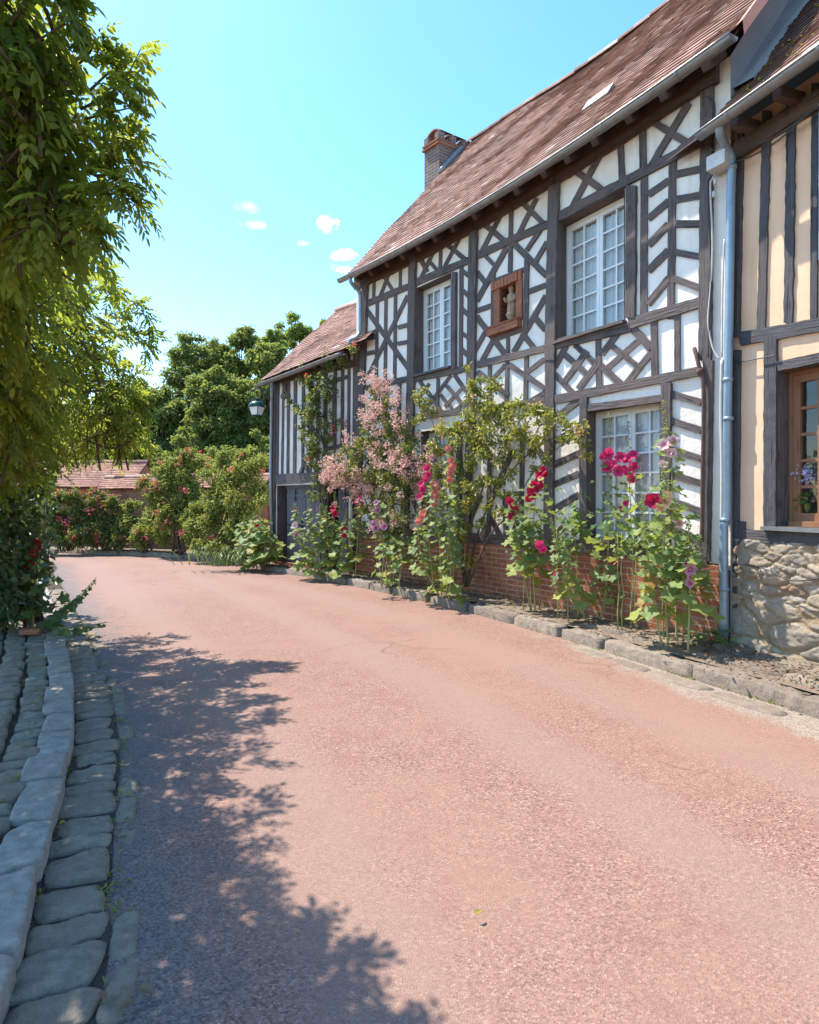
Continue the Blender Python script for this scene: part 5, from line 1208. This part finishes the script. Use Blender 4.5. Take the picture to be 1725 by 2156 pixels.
t, cs = climber('climbing_rose', 'sparse yellow-green climbing rose spreading across the middle of the tall house', [[(978, 1235), (975, 1120), (985, 1030), (1000, 920), (1005, 810)], [(980, 1235), (990, 1120), (1020, 1020), (1060, 940), (1100, 880)], [(976, 1232), (965, 1110), (950, 1000), (900, 860)], [(982, 1235), (1010, 1110), (1070, 1000), (1150, 930), (1220, 905)], [(985, 1235), (1030, 1130), (1075, 1080), (1120, 1000), (1190, 930)], [(979, 1235), (985, 1100), (975, 980), (970, 900)], [(984, 1235), (1005, 1130), (1030, 1050), (1045, 930)]], yb, .058, 1350, 'young rose leaf', .3)
blossoms(t, [cs[6], cs[11], cs[14], cs[20]], 'peach petal', 7, 14, .035, .035)
gb = [(688, 745, 10), (690, 770, 12), (640, 770, 10), (700, 760, 14), (665, 800, 24), (690, 800, 22), (650, 830, 22), (675, 840, 28), (700, 830, 20), (640, 870, 24), (670, 880, 28), (695, 880, 18), (645, 910, 24), (670, 930, 26), (650, 950, 22), (690, 920, 14), (665, 970, 22), (685, 960, 16), (615, 850, 12), (600, 835, 8), (720, 760, 14), (670, 1010, 16), (660, 1040, 14), (700, 900, 12), (690, 1000, 12), (690, 1035, 14), (635, 800, 12), (720, 890, 8)]
t, cs = climber('climbing_rose', 'dark leafy climbing rose covering the studs of the low house', [[(688, 1190), (688, 1090), (692, 1010), (680, 930), (665, 830), (690, 750)], [(688, 1085), (665, 1000), (650, 900), (640, 800)], [(690, 1020), (705, 960), (700, 870), (705, 760)], [(692, 1010), (715, 1000), (735, 1040), (745, 1080)], [(680, 930), (640, 870), (600, 835)]], gb, .062, 1150, 'rose leaf', .28, wall=LEFT, cane_r=.028)
blossoms(t, [cs[23], cs[16], cs[4], cs[27]], 'red rose petal', 8, 12, .04, .04)
ob2 = thing('potted_flower', LEFT.P(2.9, 4.65, .35), 'small orange flower growing at the end of the low house gutter', 'plant')
lv = Leaves(); clump(lv, LEFT.pt(743, 735, .38), .10, 90, .05, .03); clump(lv, LEFT.pt(722, 760, .3), .12, 120, .05, .03); lv.build('foliage', 'rose leaf', ob2); lv = Leaves(); clump(lv, LEFT.pt(745, 724, .4), .045, 26, .04, .02); lv.build('blossom', 'salmon petal', ob2)

# ------------------------------------------------------------------ hollyhocks
def lobed(mb, c, d, n, R, r):
    """a round five-lobed leaf, stalk end at c, pointing along d, facing n"""
    d = d.normalized(); s_ = d.cross(n).normalized(); n = s_.cross(d); ctr = c + d * R * .45; k0 = mb.pt(ctr - n * R * .12); ring = []; M = 20; ph = random.uniform(0, 6)
    for k in range(M):
        a = 2 * math.pi * k / M; q = R * (.78 + .22 * math.cos(5 * (a))) * (.75 if abs(a - math.pi) < .35 else 1)
        ring.append(mb.pt(ctr + d * q * math.cos(a) + s_ * q * math.sin(a) + n * R * (.10 * math.sin(3 * a + ph) + .06 * math.cos(5 * a)) - Vector((0, 0, R * .25 * (1 + math.cos(a)) * .5))))
    for k in range(M): mb.face((k0, ring[k], ring[(k + 1) % M]), r)
def bloom(mb, c, d, R):
    d = d.normalized(); s_ = d.cross(Vector((.1, .2, 1))).normalized(); v = s_.cross(d); M = 20; ph = random.uniform(0, 6)
    rings = []
    for q, dep in ((.0, -.42), (.16, -.34), (.5, -.12), (.82, .02), (1, .05)):
        rings.append([mb.pt(c + (s_ * math.cos(a) + v * math.sin(a)) * R * q * (.92 + .08 * math.cos(5 * a + ph) + (.05 * math.sin(11 * a + ph) if q > .7 else 0)) + d * R * (dep + (.09 * math.sin(5 * a + ph * 2) + .05 * math.sin(9 * a) if q > .4 else 0))) for a in [2 * math.pi * k / M for k in range(M)]])
    for i, (a, b) in enumerate(zip(rings, rings[1:])):
        for k in range(M): mb.face((a[k], a[(k + 1) % M], b[(k + 1) % M], b[k]), min(1, (.03, .2, .55, .85)[i] + random.uniform(-.04, .1)))
def hollyhock(label, pts, flowers, petal, leafR=.108, nl=42, fR=.062, z0=.14, bushy=0, cat='hollyhock', Y=None, dark=False, bare=.22, group='hollyhocks along the tall house'):
    b = gnd(*pts[0], z0); Yb = b.y if Y is None else Y
    if Y is not None: b = at(*pts[0], Y)
    t = thing('hollyhock', b, label, 'hollyhock', group)
    P = smooth_path([b] + [at(x, y, Yb + random.uniform(-.03, .03)) for x, y in pts[1:]], 8); n = len(P)
    mb = MB(); mb.tube(P, [.0115 * (1 - .72 * i / (n - 1)) for i in range(n)], 7)
    fol = MB(); bud = MB()
    H = sum((P[i + 1] - P[i]).length for i in range(n - 1))
    def along(f): x = f * (n - 1); i = min(int(x), n - 2); return P[i].lerp(P[i + 1], x - i)
    for k in range(nl + bushy):
        f = bare + (.80 - bare) * (k + random.random()) / nl if k < nl else random.uniform(.03, .55); p = along(f); a = k * 2.4 + random.uniform(-.5, .5)
        d = Vector((math.cos(a), math.sin(a) * .9, random.uniform(-.1, .35))); R = leafR * (1.15 - .95 * f) * random.uniform(.75, 1.25); R *= 1.0 if k < nl else 1.1
        pe = p + d * R * random.uniform(.8, 1.7); mb.tube([p, p.lerp(pe, .5) + Vector((0, 0, R * .15)), pe], [.0035, .003, .0025], 4, 0, False)
        lobed(fol, pe, d + Vector((0, 0, -.45)), Vector((d.x * .4 + random.uniform(-.4, .4) - .15, d.y * .4 - .35 + random.uniform(-.3, .3), .75)), R, min(1, max(0, random.gauss(.45 + (.25 if f < .3 else 0), .2))))
    for k in range(30):
        f = .66 + .34 * (k + random.random() * .5) / 30; p = along(f); a = k * 2.4; d = Vector((math.cos(a), math.sin(a), .3)).normalized(); s_ = .015 * (1.5 - f) * random.uniform(.8, 1.3)
        c = p + d * (s_ + .010); bud.lathe(c - Vector((0, 0, s_)), [(s_ * .5, 0), (s_, s_ * .7), (s_ * .8, s_ * 1.5), (s_ * .15, s_ * 2.1)], 6, random.random() * .8)
        if k % 2 == 0: lobed(fol, c, d + Vector((0, 0, .3)), Vector((-d.x * .3, -d.y * .3, 1)), .03 * (1.5 - f), random.uniform(.3, .7))
    obj('stem', mb, 'pale stem', t, True); obj('foliage', fol, 'dark ivy leaf' if dark else 'hollyhock leaf', t, True); obj('buds', bud, 'green stem', t, True)
    for (x, y, *s_) in flowers:
        fm = MB(); c = at(x, y, Yb - .05 + random.uniform(-.03, .02)); R = fR * (s_[0] if s_ else random.uniform(.85, 1.1))
        bloom(fm, c, Vector((-.35 + random.uniform(-.5, .5), -.85, .1 + random.uniform(-.2, .35))), R); obj('flower', fm, petal, t, True)
HP, PP, CR, MV, SA, PE = 'hot pink petal', 'pale pink petal', 'crimson petal', 'mauve petal', 'salmon petal', 'peach petal'
for a in (('hollyhock carrying a tall column of crimson blooms beside the yellow-green rose', [(1128, 1287), (1122, 1160), (1130, 1030), (1150, 945)], [(1143, 990), (1136, 998), (1134, 1012), (1125, 1020), (1130, 1028), (1118, 1033), (1120, 1045), (1113, 1050), (1146, 1000), (1139, 1022)], CR),
        ('shorter hollyhock with a few crimson blooms left of the crimson column', [(1118, 1284), (1098, 1180), (1084, 1090), (1078, 1020)], [(1073, 1055), (1081, 1066), (1088, 1074), (1078, 1078), (1074, 1088, .7)], CR),
        ('leaning hollyhock with one cluster of pink blooms left of the ground-floor window', [(1241, 1269), (1206, 1160), (1203, 1040), (1225, 950)], [(1217, 978), (1224, 990), (1213, 990), (1227, 978), (1193, 1046, .8)], HP),
        ('hollyhock bent low to the left over the bricks with a bloom near its foot', [(1237, 1309), (1200, 1240), (1178, 1170), (1160, 1090)], [(1173, 1214), (1137, 1148), (1143, 1156)], HP),
        ('upright hollyhock with hot pink blooms at the left half of the ground-floor window', [(1264, 1306), (1277, 1230), (1284, 1060), (1281, 868)], [(1281, 955, 1.25), (1279, 983, 1.3), (1290, 976), (1271, 962), (1294, 1187, 1.1)], HP),
        ('crooked hollyhock with the biggest hot pink cluster before the ground-floor window', [(1296, 1308), (1327, 1312), (1333, 1240), (1326, 1020), (1323, 886)], [(1307, 962, 1.2), (1320, 966, 1.1), (1333, 957), (1303, 992, 1.2), (1325, 994, 1.2), (1334, 982), (1330, 1008), (1314, 988), (1310, 1072, .8), (1318, 1060, .7)], HP),
        ('hollyhock with one very large magenta bloom beside peach ones', [(1394, 1361), (1378, 1270), (1362, 1150), (1352, 1040)], [(1374, 1054, 1.35)], CR),
        ('hollyhock with ruffled peach blooms right of the ground-floor window', [(1407, 1364), (1399, 1200), (1399, 1060), (1398, 975)], [(1399, 1056, 1.2), (1391, 1070), (1406, 1044)], PE),
        ('tallest hollyhock with pale pink blooms by the iron guard tube', [(1425, 1353), (1422, 1150), (1412, 960), (1396, 842)], [(1416, 928, 1.1), (1397, 936), (1406, 952), (1414, 953), (1396, 977, .8), (1429, 1102)], PP),
        ('short hollyhock with drooping pale mauve blooms closest to the kerb', [(1449, 1375), (1453, 1240), (1452, 1160), (1448, 1085)], [(1455, 1200, 1.1), (1453, 1228, .8), (1450, 1188), (1458, 1215, .8)], MV),
        ('hollyhock with pale pink blooms against the grey downpipe', [(1466, 1325), (1484, 1180), (1492, 1040), (1491, 904)], [(1484, 970), (1493, 998, 1.2), (1508, 982, 1.1), (1508, 1108), (1500, 990)], PP)):
    hollyhock(*a)
G2 = 'hollyhocks below the yellow-green rose'
for a in (('hollyhock with pink blooms left of the salmon ones below the yellow-green rose', [(915, 1250), (903, 1130), (898, 1060), (902, 950)], [(899, 985), (902, 1000), (886, 1018), (890, 1030), (884, 1045), (896, 1010)], HP),
        ('hollyhock with salmon blooms in the middle of the clump below the rose', [(930, 1256), (926, 1150), (917, 1040), (914, 985)], [(915, 1021), (919, 1045), (922, 1030), (912, 1060), (916, 1036)], SA),
        ('tallest hollyhock of the clump with orange salmon blooms', [(940, 1258), (946, 1120), (950, 1000), (941, 905)], [(944, 945), (950, 970), (957, 980), (949, 996), (947, 1010), (952, 985)], SA),
        ('hollyhock splayed to the left of the clump with low salmon blooms', [(925, 1254), (897, 1200), (882, 1140), (880, 1070)], [(888, 1088), (883, 1098), (891, 1080)], SA),
        ('bloomless leafy hollyhock at the right of the clump', [(955, 1250), (957, 1150), (962, 1080), (966, 1020)], [], SA),
        ('yellow-leaved bloomless hollyhock at the foot of the clump', [(945, 1262), (950, 1200), (948, 1150), (945, 1100)], [], SA)):
    hollyhock(*a, leafR=.105, nl=34, bushy=3, bare=.34, group=G2)
G3 = 'hollyhocks below the rambling rose'
for a in (('hollyhock with mauve dark-eyed blooms left below the rambling rose', [(823, 1228), (810, 1150), (797, 1080), (792, 1030)], [(792, 1058), (795, 1073), (787, 1102), (791, 1112)], MV),
        ('low hollyhock with two mauve blooms below the rambling rose', [(830, 1230), (825, 1150), (820, 1090), (822, 1060)], [(809, 1108, 1.1), (831, 1095)], MV), ('leafy hollyhock without blooms right below the rambling rose', [(840, 1232), (846, 1160), (850, 1100), (850, 1070)], [], MV)):
    hollyhock(*a, leafR=.1, nl=30, bushy=8, fR=.07, group=G3)
G4 = 'hollyhocks in front of the grey doors'
for a in (('pale-flowered hollyhock in front of the left grey door', [(646, 1205), (634, 1150), (624, 1090), (620, 1060)], [(621, 1106), (625, 1124)], PP), ('bloomless hollyhock in front of the meeting of the grey doors', [(655, 1207), (655, 1140), (653, 1090), (650, 1050)], [], PP), ('yellow-leaved hollyhock between the two doorways', [(664, 1208), (672, 1140), (675, 1090), (676, 1060)], [], PP),
        ('hollyhock with one red bloom high before the right doorway', [(692, 1209), (699, 1140), (704, 1080), (705, 1035)], [(702, 1070), (705, 1082)], CR), ('hollyhock with red blooms beside the cream corner pipe', [(712, 1212), (722, 1150), (727, 1110), (730, 1070)], [(727, 1116), (724, 1126)], CR), ('bushy bloomless hollyhock beside the red one at the right doorway', [(702, 1210), (692, 1150), (688, 1100), (686, 1065)], [], CR),
        ('hollyhock with a pink bloom at the corner between the two white houses', [(748, 1214), (754, 1130), (757, 1080), (758, 1030)], [(757, 1050), (758, 1062), (753, 1056)], HP)):
    hollyhock(*a, leafR=.105, nl=32, bushy=10, fR=.085, group=G4, bare=.12)
G5 = 'hollyhocks at the left corner of the low house'
for a in (('large-leaved hollyhock left of the grey doors', [(560, 1190), (556, 1140), (550, 1100), (548, 1070)], [], PP), ('hollyhock left of the grey doors with orange dying leaves', [(545, 1188), (540, 1140), (536, 1105), (534, 1080)], [(541, 1105, .8)], CR), ('hollyhock leaning towards the picket fence', [(530, 1186), (522, 1140), (516, 1110), (514, 1085)], [], CR)):
    hollyhock(*a, leafR=.15, nl=34, bushy=22, fR=.08, group=G5, bare=.1)
for lab, x, y, wx, n in (('leafy base growth under the clump below the rose', 935, 1180, 38, 60), ('leafy base growth below the rambling rose', 825, 1165, 34, 60), ('leafy growth between the stems before the ground-floor window', 1318, 1120, 52, 90), ('leafy growth between the right-hand stems by the downpipe', 1425, 1165, 40, 60), ('leafy growth at the crimson-flowered stems', 1112, 1120, 36, 70), ('leafy growth left of the ground-floor window', 1205, 1110, 40, 76)):
    b = gnd(x, 1240 if x < 1000 else 1285 + (x - 1112) * .22, .14); t = thing('leafy_plant', b, lab, 'plant'); mb = MB()
    for k in range(n):
        p = at(x + random.gauss(0, wx * .55), y + random.gauss(0, 40) + 8, b.y + random.uniform(-.12, .3)); a = random.uniform(0, 6.28); lobed(mb, p, Vector((math.cos(a), math.sin(a), -.4)), Vector((-.2 + random.gauss(0, .3), -.5, .7)), random.uniform(.035, .085), min(1, max(0, random.gauss(.4, .2))))
    obj('foliage', mb, 'hollyhock leaf', t, True); mb = MB()
    for k in range(4): q_ = random.uniform(-1, 1); mb.tube(bend(b + Vector((q_ * wx * b.y / F * .8, random.uniform(-.1, .12), 0)), at(x + q_ * wx * .9, y, b.y), 5, 0, .02), [.008, .008, .007, .006, .005, .003], 5)
    obj('stem', mb, 'pale stem', t, True)
b = gnd(1500, 1362, .15); t = thing('leafy_plant', b, 'low green plant at the foot of the grey downpipe', 'plant'); lv = Leaves(); mb = MB()
for k in range(34):
    a = random.uniform(0, 6.28); d = Vector((math.cos(a), math.sin(a), 0)); lobed(mb, b + d * random.uniform(.02, .22) + Vector((0, 0, random.uniform(.02, .16))), d + Vector((0, 0, .2)), Vector((random.gauss(0, .3), -.3, .9)), random.uniform(.03, .055), random.uniform(.1, .6))
obj('foliage', mb, 'hollyhock leaf', t, True)

# ------------------------------------------------------------------ wisteria hanging over the left side
def pinnate(lv, P, D, ln, L, Wd, tone):
    """compound leaves: rachis from P along D with eleven drooping leaflets"""
    n = len(P); D = nrmz(D); side = nrmz(np.cross(D, np.array([0, 0, 1.0]) + rdir(n) * .35)); Nn = np.cross(side, D)
    for k in range(11):
        f = .25 + .75 * (k // 2) / 5; s_ = 1 if k % 2 else -1
        p = P + D * (ln * f)[:, None] + np.array([0, 0, -1.0]) * (ln * f * f * .35)[:, None]
        d = D * .55 + side * s_ * .8 + np.array([0, 0, -.35]) + rdir(n) * .22 if k < 10 else D + np.array([0, 0, -.5])
        lv.add(p, d, Nn + rdir(n) * .3, L * rng.uniform(.75, 1.2, n), Wd * rng.uniform(.8, 1.2, n), .2, .2, np.clip(tone + rng.normal(0, .13, n), 0, 1))
wb = [(10, -70, 2.3, 120), (55, 55, 2.4, 80), (20, 130, 2.4, 130), (75, 170, 2.5, 75), (95, 285, 2.7, 70), (115, 375, 2.7, 52), (50, 260, 2.7, 130), (20, 400, 2.8, 140), (90, 415, 2.75, 80), (100, 460, 3.15, 58), (40, 520, 4.1, 130), (105, 560, 5.0, 76), (130, 620, 5.7, 72), (40, 650, 4.5, 120), (110, 690, 5.4, 95), (170, 700, 6.0, 60), (180, 770, 6.6, 70), (90, 790, 5.9, 110), (210, 845, 6.3, 55), (150, 860, 7.2, 80), (50, 870, 6.4, 110), (225, 905, 6.6, 48), (170, 925, 7.8, 55), (90, 930, 7.0, 70), (-40, 300, 2.9, 150), (-60, 560, 3.6, 160), (-60, 800, 5.0, 160), (15, 945, 6.8, 60), (-20, 100, 2.7, 150), (-60, -320, 2.2, 150), (265, 925, 6.8, 24), (265, 850, 6.6, 24), (15, 820, 7, 90), (-50, 690, 5, 120), (-200, 530, 3.5, 200), (-160, 700, 4.5, 200), (-100, 880, 6, 150), (-280, 520, 3.5, 250), (-70, 720, 5.5, 170), (-25, 800, 7, 140), (-330, 700, 4.0, 260), (-130, 420, 3.2, 170)]  # blobs outside the frame are added to shade the road and left pavement
wis = thing('wisteria', gnd(-30, 1330, .06), 'big wisteria overhanging the left side of the street', 'climber')
lv = Leaves(); wc = [B3(b) for b in wb]
for c, r in wc:
    n = int((92 if at(0, 0, 1).x * c.y < c.x else 190) * r * r / .09 * .33) + 18  # unseen blobs left of the frame get more leaves to deepen their shade
    for k in range(6):
        o = rdir(1)[0] * r * .6; m = n // 4; d = rdir(m); P = np.array(c) + o + d * r * .55 * rng.uniform(.4, 1, (m, 1))
        sz = rng.uniform(.7, 1.2); pinnate(lv, P, d * .8 + rdir(m) * .6 + np.array([.15, -.05, -.2]), rng.uniform(.13, .27, m), .064 * sz, .028 * sz, np.clip(rng.normal(.5, .24) + np.zeros(m), 0, 1))
sp = [([(170, 230), (225, 200), (262, 170), (300, 95)], 2.5), ([(180, 250), (240, 235), (285, 225)], 2.55), ([(190, 190), (235, 150), (270, 140)], 2.5), ([(200, 290), (250, 290), (283, 300)], 2.6), ([(200, 330), (240, 340), (282, 345)], 2.6), ([(200, 370), (235, 370), (262, 385)], 2.6), ([(210, 410), (250, 410), (287, 435)], 2.6), ([(170, 440), (190, 470), (200, 505)], 2.7), ([(120, 40), (150, 20), (165, 45)], 2.4), ([(150, 150), (190, 110), (200, 80)], 2.5),
      ([(190, 600), (230, 605), (250, 610)], 6.2), ([(200, 630), (250, 630), (290, 640), (308, 662), (330, 715)], 7.2), ([(200, 690), (250, 695), (300, 715), (306, 735)], 7.2), ([(215, 650), (260, 665), (272, 690)], 7.2), ([(230, 770), (260, 780), (290, 790)], 6.4), ([(190, 560), (215, 570), (225, 585)], 5.8), ([(240, 880), (280, 895), (305, 930)], 6.8), ([(260, 820), (285, 830), (300, 850)], 6.6)]
twig = MB()
for pts, Y in sp:
    Q = smooth_path([at(x, y, Y + random.uniform(-.05, .05)) for x, y in pts], 6); twig.tube(Q, [.006 * (1 - .7 * i / (len(Q) - 1)) for i in range(len(Q))], 5)
    for p in Q[2:]:
        m = 2; d = rdir(m); kk = .56 if Y < 3.3 else .9; pinnate(lv, np.repeat([np.array(p)], m, 0), d + np.array([.5, -.1, -.1]), rng.uniform(.14, .25, m) * kk, .068 * kk, .03 * kk, np.clip(rng.normal(.6, .2, m), 0, 1))
lv.build('foliage', 'wisteria leaf', wis); obj('branches', twig, 'bark', wis, True)
mb = MB(); wbase = wis.location.copy()
for k, tgt in enumerate(((20, 960, 6.6), (30, 800, 5.6), (0, 600, 4.2), (10, 350, 3.2), (60, 100, 3.0), (150, 880, 7.4))):
    e = at(*tgt); mid = wbase.lerp(e, .55) + Vector((-.5, .1, .5)); mb.tube(smooth_path([wbase + Vector((random.uniform(-.15, .15), random.uniform(-.15, .15), 0)), mid, e], 8), [.07 - .05 * i / 16 for i in range(17)], 7)
for c, r in wc:
    for k in range(6): a_ = rdir(1)[0] * r * 1.15; b_ = rdir(1)[0] * r * 1.15; mb.tube(smooth_path([Vector(c) + Vector(a_), Vector(c) + Vector(rdir(1)[0]) * r * .6 + Vector((0, 0, -.1)), Vector(c) + Vector(b_) + Vector((0, 0, -.2))], 5), [random.uniform(.004, .011)] * 11, 5)
obj('trunk', mb, 'bark', wis, True)
# dark ivy hedge below it
t, cs = shrub('ivy_hedge', 'dark ivy-clad hedge under the wisteria at the left edge', 'hedge', [(35, 1010, 7.6, 70), (80, 1030, 8.4, 42), (20, 1080, 7.4, 75), (75, 1090, 8.2, 48), (25, 1150, 7.3, 70), (80, 1150, 8.1, 40), (15, 1215, 7.1, 62), (60, 1215, 7.5, 46), (20, 1270, 6.9, 50), (55, 1275, 7.2, 36), (-70, 1050, 6.8, 110), (-70, 1180, 6.5, 110), (100, 1075, 9, 22), (105, 1130, 8.8, 20), (10, 1310, 6.8, 26), (95, 1200, 8.2, 22), (100, 1010, 9, 20)], 'dark ivy leaf', .085, 620, .75)
for q in range(1):
    hollyhock('hollyhock with three dark red blooms in front of the dark ivy hedge', [(70, 1322), (72, 1240), (76, 1170), (92, 1100)], [(80, 1147, 1.1), (72, 1168, .9), (61, 1188, 1.1)], 'dark red petal', .1, 26, .075, .08, 8, dark=True, group=None)
tv = thing('trailing_shoot', gnd(100, 1318, .08), 'long shoot with lobed leaves trailing from the ivy hedge over the kerb', 'plant'); P = smooth_path([gnd(95, 1318, .1)] + [at(x, y, 6.9) for x, y in ((118, 1290), (150, 1268), (178, 1243), (204, 1214))], 7); mb = MB(); mb.tube(P, [.008 * (1 - .7 * i / (len(P) - 1)) for i in range(len(P))], 6)
P2 = smooth_path([gnd(95, 1318, .1)] + [at(x, y, 6.6) for x, y in ((130, 1322), (180, 1318), (225, 1310))], 6); mb.tube(P2, .005, 5); obj('stem', mb, 'green stem', tv, True); mb = MB()
for P_, n_, s_ in ((P, 26, .085), (P2, 16, .075)):
    for k in range(n_):
        f = (k + .5) / n_; p = P_[min(len(P_) - 1, int(f * (len(P_) - 1)))]; a = k * 2.4; lobed(mb, p + Vector((0, 0, -.02)), Vector((math.cos(a) * .6, math.sin(a) * .6, -.5 + random.gauss(0, .3))), Vector((random.gauss(0, .3), -.6, .6)), s_ * (1.15 - f) * random.uniform(.7, 1.1) + .012, random.uniform(.2, .9))
for k in range(30):
    p = at(60 + random.uniform(-50, 70), 1270 + random.uniform(-60, 60), 6.9); a = random.uniform(0, 6); lobed(mb, p, Vector((math.cos(a), math.sin(a), -.4)), Vector((random.gauss(0, .3), -.6, .6)), random.uniform(.04, .09), random.random())
obj('foliage', mb, 'dark ivy leaf', tv, True)

# ------------------------------------------------------------------ small loose things
p = gnd(66, 1337, .1); bt = MB(); bt.box((p.x, p.y, .145), (.10, .03, 0), (-.015, .05, 0), (.0, .0, .03)); o = obj('loose_brick', bt, 'orange brick', None, False, (p.x, p.y, .11)); tag(o, 'broken red brick lying on the left pavement below the ivy hedge', 'brick')
def dead_leaf(x, y, L, lab, mat='litter', z=.03):
    p = gnd(x, y, z); lv = Leaves(); a = random.uniform(0, 6); lv.add([np.array(p)], [[math.cos(a), math.sin(a), .15]], [[.1, -.2, 1]], L, L * .6, .35, .1, .5); o = lv.build('fallen_leaf', mat, None, p); tag(o, lab, 'leaf', 'fallen leaves')
for q in ((217, 2087, .07, 'curled brown leaf at the foot of the left setts'), (288, 2085, .07, 'brown leaf standing on edge on the shaded road'), (250, 2128, .05, 'small reddish leaf nearest the bottom edge'), (1000, 1925, .035, 'tiny yellow leaf alone on the sunny road', 'yellowing leaf'), (140, 1730, .04, 'yellow leaf between kerb and setts', 'yellowing leaf')): dead_leaf(*q)
lv = Leaves(); n = 0
KRs = side(KR, .45, -1)
pts = []
for k in range(2600):
    i = rng.integers(6, len(KRs) - 20); a = KRs[i].lerp(KRs[i + 1], rng.random()); d = (KRs[i + 1] - KRs[i]).normalized(); nn_ = Vector((d.y, -d.x, 0)); a = a + nn_ * rng.normal(-.02, .22); pts.append((a.x, a.y, .178 + rng.random() * .012))
pts = np.array(pts); m = len(pts); D = rdir(m); D[:, 2] *= .25; N = rdir(m) * .4 + np.array([0, 0, 1.0]); lv.add(pts, D, N, rng.uniform(.012, .05, m), rng.uniform(.008, .03, m), .3, 0)
o = lv.build('leaf_litter', 'litter'); o['kind'] = 'stuff'
lv = Leaves()
for poly, off, n, sp_ in ((KL, -.02, 500, .012), (KL, .22, 300, .02), (KL, -.30, 500, .03), (KR, .0, 500, .02), (KR, .28, 500, .04)):
    ln_ = side(poly, off if poly is KL else -off, 1); seg = [q for q in range(len(ln_) - 1) if 1.2 < ln_[q].y < 13]
    for k in range(n // 8):
        q = seg[rng.integers(len(seg))]; p = ln_[q].lerp(ln_[q + 1], rng.random()); m = 8; P = np.array(p) + rng.normal(0, sp_, (m, 3)) * [1, 1, 0]; P[:, 2] = .0 if off <= 0 else .09
        D = rdir(m) * .8; D[:, 2] = np.abs(D[:, 2]) + .35; lv.add(P, D, rdir(m) + np.array([0, 0, .4]), rng.uniform(.012, .05, m), .009, .2, .3)
o = lv.build('weeds', 'hedge leaf'); o['kind'] = 'stuff'
